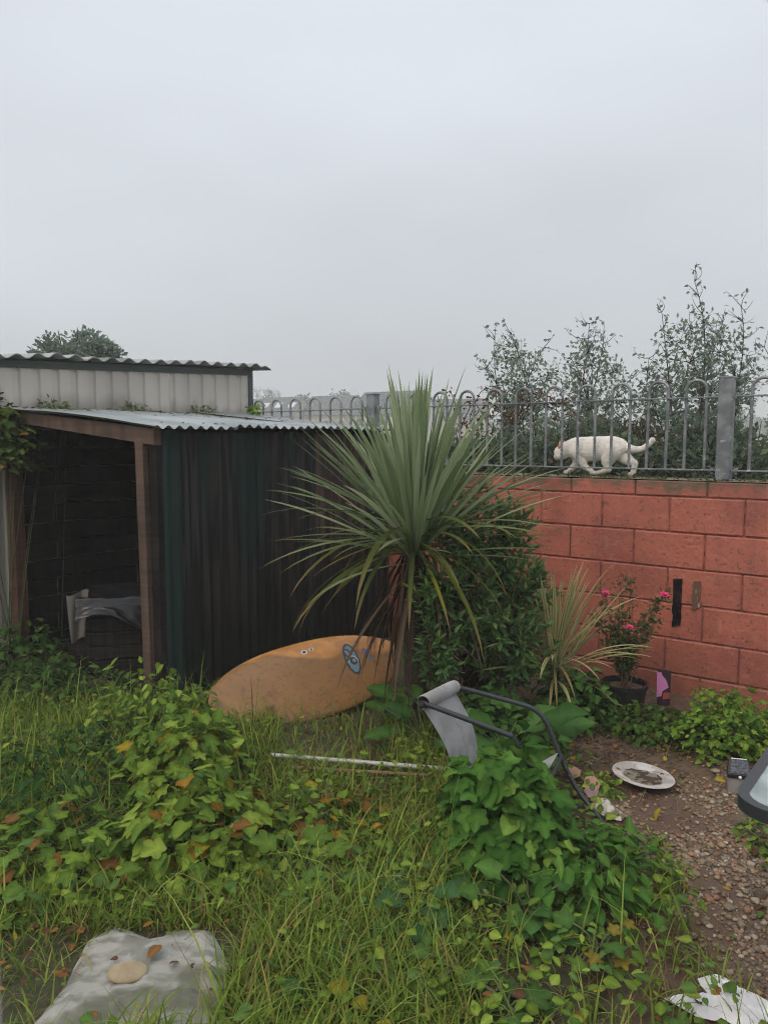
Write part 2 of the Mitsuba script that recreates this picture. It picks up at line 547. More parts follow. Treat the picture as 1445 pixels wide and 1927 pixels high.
def gravel_mask(x, y):
    n = meshkit.fbm(np.stack([x * 3.1, y * 3.1, 0 * x], -1), 3, seed=21) - 0.5
    return np.minimum(np.clip((x - 0.90 - 0.35 * n) / 0.16, 0, 1), np.clip((3.42 + 0.5 * n - y) / 0.22, 0, 1))


px_, py_ = np.meshgrid(np.arange(0.8, 4.0, 0.03), np.arange(0.8, 3.7, 0.03), indexing='ij')
pm = sheet(np.stack([px_, py_, ground_z(px_, py_) + 0.006], -1))
keep = gravel_mask(px_, py_).ravel() > 0.25
pm.update_faces(keep[pm.faces].all(axis=1))
pm.remove_unreferenced_vertices()
structure('gravel_path', pm, 'gravel_base', smooth=True)

# the pebbles lying on it
rng = np.random.default_rng(31)
N = 23000
x, y = rng.uniform(0.75, 2.6, N), rng.uniform(1.7, 3.7, N)
bare = meshkit.fbm(np.stack([x * 4.2, y * 4.2, 0 * x + 2], -1), 3, seed=2)
ok = rng.uniform(0, 1, N) < gravel_mask(x, y) * np.clip((0.70 - bare) / 0.2, 0.2, 1) + 0.03
x, y = x[ok], y[ok]
n = len(x)
base = trimesh.creation.icosphere(subdivisions=1)
sz = rng.lognormal(math.log(0.0062), 0.38, n)
S = np.stack([sz * rng.uniform(0.8, 1.4, n), sz * rng.uniform(0.8, 1.2, n), sz * rng.uniform(0.5, 0.8, n)], -1)
A = rng.uniform(0, 2 * np.pi, n)
v = base.vertices[None] * S[:, None] * (1 + 0.16 * rng.normal(size=(n, len(base.vertices), 1)) * 0.6)
v = np.stack([v[..., 0] * np.cos(A)[:, None] - v[..., 1] * np.sin(A)[:, None], v[..., 0] * np.sin(A)[:, None] + v[..., 1] * np.cos(A)[:, None], v[..., 2]], -1)
v += np.stack([x, y, ground_z(x, y) + 0.006 + sz * 0.35], -1)[:, None]
pc = np.array([(0.34, 0.25, 0.165), (0.25, 0.195, 0.14), (0.42, 0.35, 0.28), (0.37, 0.20, 0.11), (0.20, 0.15, 0.105), (0.52, 0.46, 0.39), (0.28, 0.15, 0.09)]) * [0.80, 0.77, 0.72]
c = pc[rng.choice(7, n, p=[0.26, 0.24, 0.13, 0.09, 0.18, 0.04, 0.06])] * rng.uniform(0.65, 1.05, (n, 1))
f = base.faces[None] + (np.arange(n) * len(base.vertices))[:, None, None]
solo('gravel', 'small wet brown and grey pebbles loose on the bare soil', 'gravel', trimesh.Trimesh(v.reshape(-1, 3), f.reshape(-1, 3), process=False), 'vc_wet', smooth=True, kind='stuff', color=np.repeat(c, len(base.vertices), axis=0))

# ------------------------------------------------------------------ the painted block wall
wall = thing('block_wall', 'red painted concrete block wall with mossy top behind the rose', 'wall')
A0, A1 = -1.3, 4.56
add(wall, 'mortar', xf(box(((A0 + A1) / 2, 0.1125, 0.60), (A1 - A0, 0.204, 1.50)), WALL), 'mortar')
rng = np.random.default_rng(5)
bv = [box((0, 0, 0), (0.432, 0.212, 0.217), 0.007), box((0, 0, 0), (0.432, 0.212, 0.094), 0.007)]
for row in range(7):
    z1 = 1.355 if row == 0 else 1.255 - 0.225 * (row - 1)
    h = 0.1 if row == 0 else 0.225
    off = 0.3375 if row % 2 == 0 else 0.1175
    k0 = int(math.ceil((A0 - off) / 0.44))
    a = off + 0.44 * k0
    while a + 0.44 < A1:
        k = key_of(wall + '__block')
        b = bv[0 if row else 1].copy()
        nz = meshkit.noise(b.vertices * 40 + a * 7 + row, 3)[:, None] - 0.5
        b.vertices = b.vertices + nz * 0.004
        b.apply_transform(trimesh.transformations.rotation_matrix(rng.normal() * 0.003, (0, 1, 0)))
        b.apply_translation((a + 0.22 + rng.normal() * 0.0015, 0.1065 + rng.normal() * 0.0018, z1 - h / 2))
        scene[k] = ply(xf(b, WALL), 'block_paint', smooth=False)
        a += 0.44
# the thin mossy bed along its top
top = []
aa = np.arange(A0, A1, 0.03)
bb = np.linspace(0.004, 0.212, 9)
GA, GB = np.meshgrid(aa, bb, indexing='ij')
hz = 1.357 + 0.016 * meshkit.fbm(np.stack([GA * 9, GB * 20, 0 * GA], -1), 3, seed=8) * np.clip(np.minimum(GB - 0.0, 0.216 - GB) / 0.03, 0.1, 1)
top = sheet(np.stack([GA, GB, hz], -1))
add(wall, 'mossy_top', xf(top, WALL), 'mossy_coping', smooth=True)
rng = np.random.default_rng(88)
n = 2600
ta, tb = rng.uniform(A0, A1, n), np.where(rng.uniform(0, 1, n) < 0.55, rng.uniform(0.0, 0.04, n), rng.uniform(0.03, 0.21, n))
tp_ = P0 + ta[:, None] * V + tb[:, None] * U + np.array([0, 0, 1.36])
td_ = rng.normal(size=(n, 3)) * [0.6, 0.6, 0.2] + [0, 0, 0.9] - U * (tb < 0.04)[:, None] * 0.8
tm = leaf_frames(tp_, td_, rng.normal(size=(n, 3)), rng.lognormal(math.log(0.016), 0.5, n), rng)
tq = np.array([(0, 0, 0), (-0.16, 0.5, 0.05), (0, 1, -0.1), (0.16, 0.5, 0.05)])
tv = (np.einsum('kij,nj->kni', tm[:, :3, :3], tq) + tm[:, None, :3, 3]).reshape(-1, 3)
tf = (np.array([[0, 2, 1], [0, 3, 2]])[None] + (np.arange(n) * 4)[:, None, None]).reshape(-1, 3)
tcol = np.array([(0.10, 0.12, 0.035), (0.07, 0.08, 0.03), (0.16, 0.14, 0.07), (0.12, 0.09, 0.06)])[rng.integers(0, 4, n)]
add(wall, 'moss_tufts', trimesh.Trimesh(tv, tf, process=False), 'leaf', kind='stuff', color=np.repeat(tcol, 4, axis=0))
mat('soot', proc(lambda p, n, uv: mix((0.007, 0.006, 0.006), (0.03, 0.018, 0.014), smoothstep(0.5, 0.8, fbm(p.x * 40, p.y * 40, p.z * 16)))), 0.9, specular=0.1)
mat('rot', proc(lambda p, n, uv: mix((0.13, 0.065, 0.04), (0.30, 0.24, 0.17), smoothstep(0.56, 0.72, fbm(p.x * 70, p.y * 70, p.z * 22)))), 0.85)


def ragged(a0, a1, z0, z1, t, seed, tails=0.0):
    rng = np.random.default_rng(seed)
    zz = np.linspace(z0, z1, 14)
    l = np.c_[a0 + rng.normal(0, 0.0022, 14), zz]
    r = np.c_[a1 + rng.normal(0, 0.0022, 14), zz[::-1]]
    r[0, 1] -= 0.008
    l[0, 1] += tails
    m = trimesh.creation.extrude_polygon(Polygon(np.vstack([l, r])).buffer(0), t, engine='earcut')
    m.vertices = m.vertices[:, [0, 2, 1]]
    m.vertices[:, 1] = -0.0055 - m.vertices[:, 1]
    trimesh.repair.fix_normals(m)
    return m


add(wall, 'tar_strip', xf(ragged(0.462, 0.516, 0.43, 0.745, 0.004, 1, 0.02), WALL), 'soot', label='black tarry strip stuck to the red wall')
add(wall, 'rotten_strip', xf(ragged(0.350, 0.398, 0.55, 0.742, 0.003, 2, 0.03), WALL), 'rot', label='brown flaking strip beside the black one')

# ------------------------------------------------------------------ the bow-top fence on the wall
fence = thing('bow_top_fence', 'grey galvanised hoop topped railing standing on the red wall', 'fence')
BF = 0.07
for a in (0.263, 3.0):
    pm = cat([box((0, 0, 0.31), (0.082, 0.08, 0.615), 0.006), box((0, 0, 0.62), (0.088, 0.086, 0.012), 0.003), box((0, 0, 0.004), (0.15, 0.11, 0.008), 0.002)])
    pm.apply_translation((a, BF, 1.362))
    pk = add(fence, 'post', xf(pm, WALL), 'galvanised')
    for sgn in (-1, 1):
        for zz in (1.868, 1.42):
            br = cat([box((a + sgn * 0.068, BF, zz + 0.008), (0.022, 0.03, 0.02), 0.002), box((a + sgn * 0.068, BF, zz - 0.014), (0.016, 0.016, 0.018), 0.003)])
            add(pk, 'bolt', xf(br, WALL), 'galvanised')
hoop_path = [(0, 0, 0)] + [(0, 0, 0.49)] + [(0.061 - 0.061 * math.cos(t), 0, 0.49 + 0.061 * math.sin(t)) for t in np.linspace(0.15, np.pi - 0.15, 13)] + [(0.122, 0, 0.49), (0.122, 0, 0)]
hoop_ply = ply(tube(hoop_path, 0.0098, 8), 'galvanised', smooth=40)
panels = [(0.379, 11, 0.305, 2.957), (3.116, 6, 3.042, 4.50), (0.0 - 0.2365 * 4, 5, -1.02, 0.222)]
for a0, cnt, r0, r1 in panels:
    for i in range(cnt):
        a = a0 + 0.2365 * i
        k = key_of(fence + '__hoop')
        scene[k] = {**hoop_ply, 'to_world': T(WALL @ trimesh.transformations.translation_matrix((a, BF, 1.422)) @ trimesh.transformations.rotation_matrix(rng.normal() * 0.006, (0, 1, 0)))}
    for zz in (1.868, 1.422):
        add(fence, 'rail', xf(box(((r0 + r1) / 2, BF, zz), (r1 - r0, 0.036, 0.009), 0.0015), WALL), 'galvanised')

# ------------------------------------------------------------------ the dark lean-to shed
shed = thing('garden_shed', 'dark open fronted lean-to shed with a low corrugated roof', 'shed')
SL, SD = 2.16, 1.81                          # along the eave, along the verge


def shed_roof(u, w):
    return 1.685 + 0.085 * w


def corrugated_wall(u0, u1, z0, z1, b, lean=0.0, pitch=0.076, amp=0.009):
    us = np.linspace(u0, u1, int((u1 - u0) / pitch * 8) + 2)
    zs = np.linspace(z0, z1, 5)
    UU, ZZ = np.meshgrid(us, zs, indexing='ij')
    return sheet(np.stack([UU, b + amp * np.sin(2 * np.pi * UU / pitch) + lean * ZZ, ZZ], -1), 0.0018)


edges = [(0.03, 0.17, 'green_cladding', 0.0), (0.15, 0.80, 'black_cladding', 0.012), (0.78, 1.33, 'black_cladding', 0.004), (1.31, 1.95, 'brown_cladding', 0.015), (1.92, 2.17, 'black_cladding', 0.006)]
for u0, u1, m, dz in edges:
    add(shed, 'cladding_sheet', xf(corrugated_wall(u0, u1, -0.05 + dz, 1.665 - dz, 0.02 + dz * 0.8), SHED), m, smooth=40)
add(shed, 'corner_post', xf(box((0.03, 0.055, 0.80), (0.07, 0.07, 1.75), 0.004), SHED), 'tarred_board')
jam = box((0, 0, 0.0), (0.045, 0.075, 1.62), 0.004)
jam.apply_transform(trimesh.transformations.rotation_matrix(math.radians(-1.0), (1, 0, 0)))
jam.apply_translation((-0.012, 0.135, 0.80))
add(shed, 'door_jamb', xf(jam, SHED), 'brown_timber')
add(shed, 'door_post', xf(box((0.04, 1.765, 0.84), (0.085, 0.085, 1.8), 0.005), SHED), 'red_timber')
# the sloping beam over the opening
bl = 1.815
pts = []
for w, zt, zb in ((0.0, 1.672, 1.578), (bl, 1.672 + 0.085 * bl, 1.598 + 0.085 * bl)):
    for u in (-0.03, 0.02):
        pts += [(u, w, zt), (u, w, zb)]
add(shed, 'beam', xf(trimesh.convex.convex_hull(np.array(pts)), SHED), 'brown_timber')
for i, w in enumerate((0.6, 1.2)):
    add(shed, 'purlin', xf(box((1.08, w, shed_roof(0, w) - 0.05), (2.1, 0.045, 0.065), 0.003), SHED), 'tarred_board')
# roof sheets: corrugations run from the back down to the eave over the corrugated side
for i in range(4):
    u0, u1 = -0.07 + 0.585 * i, -0.07 + 0.585 * i + 0.61
    us = np.linspace(u0, u1, 66)
    ws = np.linspace(-0.07, 1.825, 9)
    UU, WW = np.meshgrid(us, ws, indexing='ij')
    sag = 0.008 * np.sin(WW * 2.2 + i) + 0.012 * (meshkit.noise(np.stack([UU * 2, WW * 2, 0 * UU + i], -1), 4) - 0.5)
    zz = shed_roof(UU, WW) + 0.0105 * np.sin(2 * np.pi * UU / 0.0762) + 0.003 * (i % 2) + sag + 0.006
    add(shed, 'roof_sheet', xf(sheet(np.stack([UU, WW, zz], -1), 0.0015), SHED), 'zinc_roof', smooth=40)
rng = np.random.default_rng(12)
n = 420
du, dw = rng.uniform(0, 2.2, n), 1.80 - rng.exponential(0.35, n).clip(0, 1.7)
dp_ = np.einsum('ij,kj->ki', SHED, np.c_[du, dw, shed_roof(du, dw) + 0.012, np.ones(n)])[:, :3]
dm = leaf_frames(dp_, rng.normal(size=(n, 3)) * [1, 1, 0.15], np.tile([0, 0, 1.0], (n, 1)) + rng.normal(0, 0.3, (n, 3)), rng.uniform(0.012, 0.04, n), rng)
m_, c_ = bake_leaves(dm, 'ovate', rng.integers(0, 3, n), np.array([(0.12, 0.075, 0.045), (0.08, 0.06, 0.035), (0.07, 0.085, 0.03)])[rng.integers(0, 3, n)])
add(shed, 'roof_litter', m_, 'dry_leaf', kind='stuff', color=c_)
for w0 in (0.05, 0.95, 1.45):
    for u0 in np.arange(0.06, 2.1, 0.152):
        pt = np.array([u0 - 0.0005, w0, shed_roof(0, w0) + 0.021])
        add(shed, 'roof_screw', xf(box(pt, (0.012, 0.012, 0.008), 0.002), SHED), 'galvanised')
# back and far walls of dark boards, seen through the opening
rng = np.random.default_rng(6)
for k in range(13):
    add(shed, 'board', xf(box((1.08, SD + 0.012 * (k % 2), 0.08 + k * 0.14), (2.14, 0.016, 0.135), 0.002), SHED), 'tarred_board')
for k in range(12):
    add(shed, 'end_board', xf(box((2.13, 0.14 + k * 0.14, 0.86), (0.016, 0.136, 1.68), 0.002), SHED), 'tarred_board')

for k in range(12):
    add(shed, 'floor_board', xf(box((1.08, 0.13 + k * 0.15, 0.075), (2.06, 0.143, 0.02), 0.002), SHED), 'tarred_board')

# things kept in the shed
ben = thing('storage_crate', 'low wooden crate in the shed opening, under a black plastic sheet', 'crate')


def uv_frame(u, w, ang):
    c, s = math.cos(ang), math.sin(ang)
    return SHED @ frame((u, w, 0), (c, s, 0), (-s, c, 0), Z)


BF2 = uv_frame(0.41, 0.86, math.radians(-40))
for k in range(5):
    add(ben, 'slat', xf(box((0, -0.205, 0.10 + k * 0.095), (0.62, 0.018, 0.08), 0.002), BF2), 'tarred_board')
    add(ben, 'side_slat', xf(box((-0.30, 0.0, 0.10 + k * 0.095), (0.018, 0.38, 0.08), 0.002), BF2), 'tarred_board')
for k in range(4):
    add(ben, 'top_slat', xf(box((0, -0.15 + k * 0.105, 0.545), (0.66, 0.095, 0.018), 0.002), BF2), 'brown_timber')
mat('plastic_sheet', (0.012, 0.012, 0.014), 0.25)
us, ws = np.meshgrid(np.linspace(-0.36, 0.37, 46), np.linspace(0, 1, 34), indexing='ij')
fr = np.clip((ws - 0.45) / 0.55, 0, 1)
yy = np.where(ws < 0.45, 0.24 - 0.46 * ws / 0.45, -0.225 - 0.05 * fr)
zz = np.where(ws < 0.45, 0.562, 0.562 - 0.20 * fr * (1 + 0.5 * np.sin(us * 7)))
nz = meshkit.fbm(np.stack([us * 7, ws * 6, 0 * us], -1), 4, seed=9) - 0.5
sh = sheet(np.stack([us + 0.02 * nz, yy - 0.04 * np.abs(nz) * fr, zz + 0.035 * nz + 0.01], -1), 0.001)
k = thing('plastic_sheet_cover', 'wrinkled shiny black plastic sheet draped over the crate in the shed', 'plastic sheet')
scene[k] = ply(xf(sh, BF2), 'plastic_sheet', smooth=True)
mat('grey_rag', (0.11, 0.10, 0.09), 0.9)
us, ws = np.meshgrid(np.linspace(-0.06, 0.06, 14), np.linspace(0, 1, 18), indexing='ij')
rag = sheet(np.stack([us * (1.2 - 0.5 * ws) - 0.36, -0.16 + 0.018 * np.sin(us * 60 + ws * 2) - 0.03 * ws, 0.60 - 0.31 * ws + 0.02 * np.sin(us * 30)], -1), 0.003)
k = thing('hanging_rag', 'grey rag hanging off the corner of the covered crate', 'rag')
scene[k] = ply(xf(rag, BF2), 'grey_rag', smooth=True)

# ------------------------------------------------------------------ the beige metal building behind the shed
C0 = np.array([-1.285, 7.45, 0.0])
BEI = frame(C0, -U, V, Z)                    # (along to the left and nearer, away, up)
bei = thing('metal_outbuilding', 'beige ribbed metal outbuilding with corrugated roof behind the dark shed', 'outbuilding')
PW = 0.152


def eave(s):
    return 2.30 - 0.042 * s


for i in range(4):
    s0 = 0.02 + i * PW * 6
    cols = []
    for j in range(6):
        for fx, dy in ((0, 0), (0.56, 0), (0.64, 0.020), (0.90, 0.020), (0.98, 0)):
            cols.append((s0 + (j + fx) * PW, dy))
    cols.append((s0 + 6 * PW, 0.0))
    cols = np.array(cols)
    pts = np.stack([np.stack([cols[:, 0], cols[:, 1] + 0.003 * (i % 2), np.full(len(cols), zz)], -1) for zz in (0.0, 1.0)], 1)
    pts[:, 1, 2] = eave(pts[:, 1, 0]) - 0.02
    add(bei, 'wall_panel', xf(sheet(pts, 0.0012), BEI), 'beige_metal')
add(bei, 'corner_trim', xf(box((0.0, 0.012, 1.15), (0.05, 0.06, 2.33), 0.003), BEI), 'dark_trim_and_shade')
for i in range(4):
    s0, s1 = -0.16 + i * 0.92, -0.16 + i * 0.92 + 1.0
    ss = np.linspace(s0, s1, 80)
    ws = np.linspace(-0.13, 1.6, 8)
    SS, WW = np.meshgrid(ss, ws, indexing='ij')
    lip = -0.9 * np.clip(-0.06 - SS, 0, 1) ** 1.4
    zz = eave(SS) + 0.02 + 0.017 * np.sin(2 * np.pi * SS / PW) * np.clip((SS + 0.12) / 0.1, 0.15, 1) + 0.04 * WW + lip + 0.004 * (i % 2) + 0.03 * (meshkit.noise(np.stack([SS * 3, WW * 0 + 1, 0 * SS], -1), 4) - 0.5)
    add(bei, 'roof_sheet', xf(sheet(np.stack([SS, WW, zz], -1), 0.005), BEI), 'roof_cement', smooth=40)
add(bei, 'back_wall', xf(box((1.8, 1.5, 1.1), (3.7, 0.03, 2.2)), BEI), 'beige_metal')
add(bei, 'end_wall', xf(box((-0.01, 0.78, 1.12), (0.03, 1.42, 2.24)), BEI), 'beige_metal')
add(bei, 'eave_shade_strip', xf(box((1.8, -0.008, eave(1.8) - 0.045), (3.6, 0.014, 0.055)), BEI @ trimesh.transformations.rotation_matrix(0.042, (0, 1, 0), (1.8, 0, 2.20))), 'dark_trim_and_shade')  # dark strip added below the roof edge, standing in for its shade

for j, (u0, lab) in enumerate(((0.35, 'weeds sprouting in the gap between the shed roof and the beige wall, leftmost tuft'), (1.05, 'weeds sprouting in the gap between the shed roof and the beige wall, middle tuft'), (1.75, 'weeds sprouting in the gap between the shed roof and the beige wall, right tuft'))):
    c_ = (SHED @ np.array([u0, 1.835, 0, 1]))[:3]
    mound('roof_weed', lab, 'weed', (c_[0], c_[1], 1.76), (0.20, 0.10, 0.12), 110, 'ovate', (0.03, 0.055), [(0.12, 0.18, 0.06), (0.09, 0.13, 0.05), (0.20, 0.16, 0.07)], [0.5, 0.3, 0.2], 601 + j, most=0, stems=3)

# ------------------------------------------------------------------ cordyline
def strap(e, droop, n=9, w=0.02, fold=0.35, twist=0.0, kink=None):
    """A sword leaf one unit long in the x-z plane: elevation e at the base, bending down by droop towards the tip."""
    t = np.linspace(0, 1, n + 1)
    el = e - droop * t ** 1.7
    if kink:
        el = np.where(t > kink, el - 1.5, el)
    dx, dz = np.cos(el), np.sin(el)
    x, z = np.r_[0, np.cumsum((dx[1:] + dx[:-1]) / 2) / n], np.r_[0, np.cumsum((dz[1:] + dz[:-1]) / 2) / n]
    hw = w * (0.55 + 0.9 * t) * (1 - t ** 3.2) ** 1.0 * np.where(t < 0.5, 1, 1 - 0.35 * (t - 0.5))
    v, f = [], []
    for k in range(n + 1):
        nx, nz = -math.sin(el[k]), math.cos(el[k])
        tw = twist * t[k]
        for s in (-1, 0, 1):
            lift = abs(s) * fold * hw[k]
            v.append([x[k] + nx * (lift + s * hw[k] * math.sin(tw)), s * hw[k] * math.cos(tw), z[k] + nz * (lift + s * hw[k] * math.sin(tw))])
    for k in range(n):
        a = 3 * k
        f += [[a, a + 1, a + 4], [a, a + 4, a + 3], [a + 1, a + 2, a + 5], [a + 1, a + 5, a + 4]]
    return trimesh.Trimesh(np.array(v), np.array(f), process=False)


def strap_ply(mesh, col, tip=None, edge=None):
    n = len(mesh.vertices) // 3
    c = np.tile(np.asarray(col, float), (len(mesh.vertices), 1)).reshape(n, 3, 3)
    if edge is not None:
        c[:, [0, 2]] = edge
    if tip is not None:
        m = np.clip((np.linspace(0, 1, n) - 0.72) / 0.2, 0, 1)[:, None, None]
        c = c * (1 - m) + np.asarray(tip) * m
    return ply(mesh, 'leaf', smooth=False, color=c.reshape(-1, 3))


def sword_plant(key, c, L, spec, seed, part='leaf'):
    rng = np.random.default_rng(seed)
    for n, e0, e1, d0, d1, w, cols, l0, l1, tip, edge in spec:
        vs = []
        nv = min(8, max(2, n // 6))
        for k in range(nv):
            e = math.radians(e0 + (e1 - e0) * (k + 0.5) / nv)
            m = strap(e, rng.uniform(d0, d1), w=w, twist=rng.uniform(-0.4, 0.4))
            for col in cols:
                vs.append(strap_ply(m, col, tip, edge))
        for i in range(n):
            az = rng.uniform(0, 2 * np.pi)
            s = L * rng.uniform(l0, l1)
            o = np.asarray(c) + [math.cos(az) * 0.03, math.sin(az) * 0.03, rng.uniform(-0.14, 0.08)]
            M = trimesh.transformations.translation_matrix(o) @ trimesh.transformations.rotation_matrix(az, Z) @ trimesh.transformations.rotation_matrix(rng.normal() * 0.05, (1, 0, 0)) @ np.diag([s, s, s, 1])
            k = key_of(f'{key}__{part}')
            scene[k] = {**vs[rng.integers(len(vs))], 'to_world': T(M)}


cord = thing('cabbage_palm', 'large green spiky sword leaved palm in front of the shed', 'palm')
CG = [(0.23, 0.30, 0.155), (0.29, 0.36, 0.20), (0.16, 0.225, 0.11), (0.36, 0.41, 0.25)]
CC = (0.165, 4.2, 1.07)
sword_plant(cord, CC, 0.90, [
    (72, 60, 90, 0.0, 0.2, 0.020, CG, 0.84, 1.03, None, None),
    (104, 26, 62, 0.0, 0.32, 0.020, CG, 0.84, 1.04, None, None),
    (62, 0, 28, 0.15, 0.7, 0.020, [CG[0], CG[2], (0.10, 0.13, 0.04)], 0.75, 0.98, (0.20, 0.17, 0.06), None),
    (22, -25, 8, 0.6, 1.3, 0.020, [(0.12, 0.14, 0.03), (0.08, 0.11, 0.035), (0.10, 0.13, 0.035)], 0.75, 1.0, (0.24, 0.17, 0.08), None),
    (6, -30, -10, 0.4, 1.0, 0.020, [(0.33, 0.30, 0.04), (0.26, 0.25, 0.04)], 0.6, 0.9, (0.25, 0.15, 0.08), None)], 41)
sword_plant(cord, (CC[0], CC[1], 0.98), 0.72, [(64, -76, -38, 0.35, 0.8, 0.016, [(0.10, 0.065, 0.045), (0.055, 0.036, 0.026), (0.14, 0.10, 0.07)], 0.8, 1.1, None, None)], 42, part='dead_leaf')
tp = spline([(0.19, 4.22, -0.05), (0.17, 4.21, 0.5), CC], 10)
add(cord, 'trunk', tube(tp, np.linspace(0.07, 0.05, 10), 12), 'bark', smooth=True)

# variegated cordyline
vcord = thing('variegated_palm', 'small cream and green striped sword leaved palm by the red wall', 'palm')
VG = [(0.22, 0.25, 0.08), (0.28, 0.28, 0.11), (0.17, 0.20, 0.065)]
sword_plant(vcord, (0.98, 4.33, 0.33), 0.55, [
    (48, 48, 88, 0.05, 0.4, 0.021, VG, 0.9, 1.15, None, (0.62, 0.56, 0.30)),
    (38, 12, 48, 0.25, 0.8, 0.021, VG, 0.85, 1.1, None, (0.62, 0.56, 0.30)),
    (10, -10, 15, 0.8, 1.4, 0.02, [(0.30, 0.24, 0.10)], 0.7, 0.9, (0.3, 0.2, 0.1), (0.4, 0.33, 0.15))], 43)
add(vcord, 'trunk', tube(spline([(1.0, 4.36, -0.03), (0.99, 4.34, 0.15), (0.98, 4.33, 0.33)], 8), np.linspace(0.035, 0.03, 8), 10), 'bark', smooth=True)


# ------------------------------------------------------------------ shrubs made of leafy shoots
def shoot_shrub(name, label, category, foot, crowns, nshoots, per, kind, size, palette, weights, seed, most=120, stem='stem_red', spread=0.8):
    rng = np.random.default_rng(seed)
    key = thing(name, label, category)
    foot = np.asarray(foot, float)
    P, D, UPS, S, ts = [], [], [], [], []
    for k in range(nshoots):
        c, r = crowns[rng.integers(len(crowns))]
        d = rand_unit(rng, 1)[0]
        if d[1] > 0.35 and rng.uniform() < 0.6:
            d[1] *= -1
        tip = np.asarray(c) + d * np.asarray(r) * rng.uniform(0.55, 1.0) ** 0.6
        ax = d * [1, 1, 0.5] + [0, 0, 0.65]
        ax = ax / np.linalg.norm(ax)
        base = tip - ax * rng.uniform(0.13, 0.26)
        m = rng.integers(per - 3, per + 4)
        for j in range(m):
            t = (j + rng.uniform(0, 0.5)) / m
            az = j * 2.4 + rng.uniform(-0.4, 0.4)
            e1 = np.cross(ax, [0.3, 0.2, 0.9])
            e1 /= np.linalg.norm(e1)
            e2 = np.cross(ax, e1)
            out = math.cos(az) * e1 + math.sin(az) * e2
            P.append(base + (tip - base) * t)
            D.append(out * spread * (1.25 - 0.75 * t) + ax * (0.25 + 0.8 * t) + [0, 0, -0.35 * (1 - t)])
            UPS.append(ax + [0, 0, 0.3])
            S.append(rng.uniform(*size) * (1.1 - 0.4 * t))
        mid = (base + foot) / 2 + [0, 0, 0.1]
        if k % 2 == 0:
            ts.append(tube(spline([foot + rng.normal(0, 0.03, 3) * [1, 1, 0], mid, base, tip], 8), np.linspace(0.006, 0.0018, 8), 5))
        else:
            ts.append(tube(np.array([base, tip]), [0.003, 0.0015], 5))
    Ms = leaf_frames(np.array(P), np.array(D), np.array(UPS), np.array(S), rng)
    put_leaves(key, Ms, kind, rng, palette, weights, most)
    add(key, 'stems', cat(ts), stem, smooth=True, kind='stuff')
    return key


shoot_shrub('leafy_shrub', 'tall dark green shrub with pointed leaves right of the big palm', 'shrub', (0.55, 4.45, 0.0),
            [((0.42, 4.18, 1.18), (0.22, 0.2, 0.30)), ((0.52, 4.2, 0.95), (0.30, 0.22, 0.32)), ((0.66, 4.25, 1.05), (0.22, 0.22, 0.28)), ((0.62, 4.15, 0.66), (0.34, 0.22, 0.28)), ((0.80, 4.3, 0.72), (0.22, 0.2, 0.24)), ((0.40, 4.05, 0.75), (0.22, 0.15, 0.25)), ((0.72, 4.2, 0.45), (0.3, 0.2, 0.2)), ((0.27, 4.02, 0.82), (0.16, 0.12, 0.2)), ((0.30, 3.98, 0.52), (0.2, 0.14, 0.22)), ((0.5, 4.45, 0.85), (0.3, 0.15, 0.45)), ((0.72, 4.5, 0.7), (0.25, 0.15, 0.4))],
            285, 13, 'lance', (0.06, 0.105), [(0.085, 0.16, 0.055), (0.12, 0.20, 0.08), (0.055, 0.115, 0.04), (0.18, 0.28, 0.07)], [0.4, 0.3, 0.2, 0.1], 51, most=240)

# rose bush in its black pot
pot = thing('plant_pot', 'large black plastic pot at the foot of the rose', 'pot')


def lathe(profile, c, sides=32):
    m = trimesh.creation.revolve(np.array(profile, float), sections=sides)
    m.apply_translation(c)
    return m


PX, PY = 1.40, 4.36
add(pot, 'bowl', lathe([(0.0, 0.0), (0.095, 0.0), (0.125, 0.19), (0.133, 0.19), (0.135, 0.215), (0.122, 0.215), (0.118, 0.18), (0, 0.18)], (PX, PY, -0.01)), 'black_plastic', smooth=30)
add(pot, 'soil_fill', lathe([(0, 0.186), (0.117, 0.182)], (PX, PY, -0.01)), 'soil')
pot2 = thing('plant_pot', 'smaller black plastic pot tucked behind the large one', 'pot')
add(pot2, 'bowl', lathe([(0.0, 0.0), (0.07, 0.0), (0.092, 0.15), (0.1, 0.15), (0.1, 0.17), (0.09, 0.17), (0.087, 0.14), (0, 0.14)], (1.19, 4.42, 0.0)), 'black_plastic', smooth=30)

rose = thing('rose_bush', 'thin straggly rose bush with pink flowers against the red wall', 'rose bush')
rng = np.random.default_rng(61)
ts, P, D, UPS, S = [], [], [], [], []
tips = [(1.27, 4.42, 0.74), (1.40, 4.44, 0.80), (1.44, 4.42, 0.78), (1.62, 4.38, 0.70), (1.585, 4.4, 0.66), (1.24, 4.4, 0.58), (1.30, 4.34, 0.5), (1.52, 4.32, 0.5), (1.42, 4.3, 0.55), (1.36, 4.34, 0.62), (1.56, 4.36, 0.56), (1.28, 4.36, 0.42), (1.66, 4.42, 0.72)]
for tx, ty, tz in tips:
    b = np.array([PX + rng.normal() * 0.015, PY + rng.normal() * 0.015, 0.17])
    j = np.array([PX, PY, 0.30]) + rng.normal(0, 0.015, 3)
    e = np.array([tx, ty, tz])
    mid = j * 0.45 + e * 0.55 + rng.normal(0, 0.02, 3)
    path = spline([b, j, mid, e], 12)
    ts.append(tube(path, np.linspace(0.005, 0.0016, 12), 5))
    for q in path[3:]:
        for _ in range(11):
            d = rand_unit(rng, 1)[0]
            P.append(q + d * rng.uniform(0.0, 0.045))
            D.append(d + [0, 0, 0.1])
            UPS.append([rng.normal() * 0.3, -0.3, 1])
            S.append(rng.uniform(0.018, 0.036))
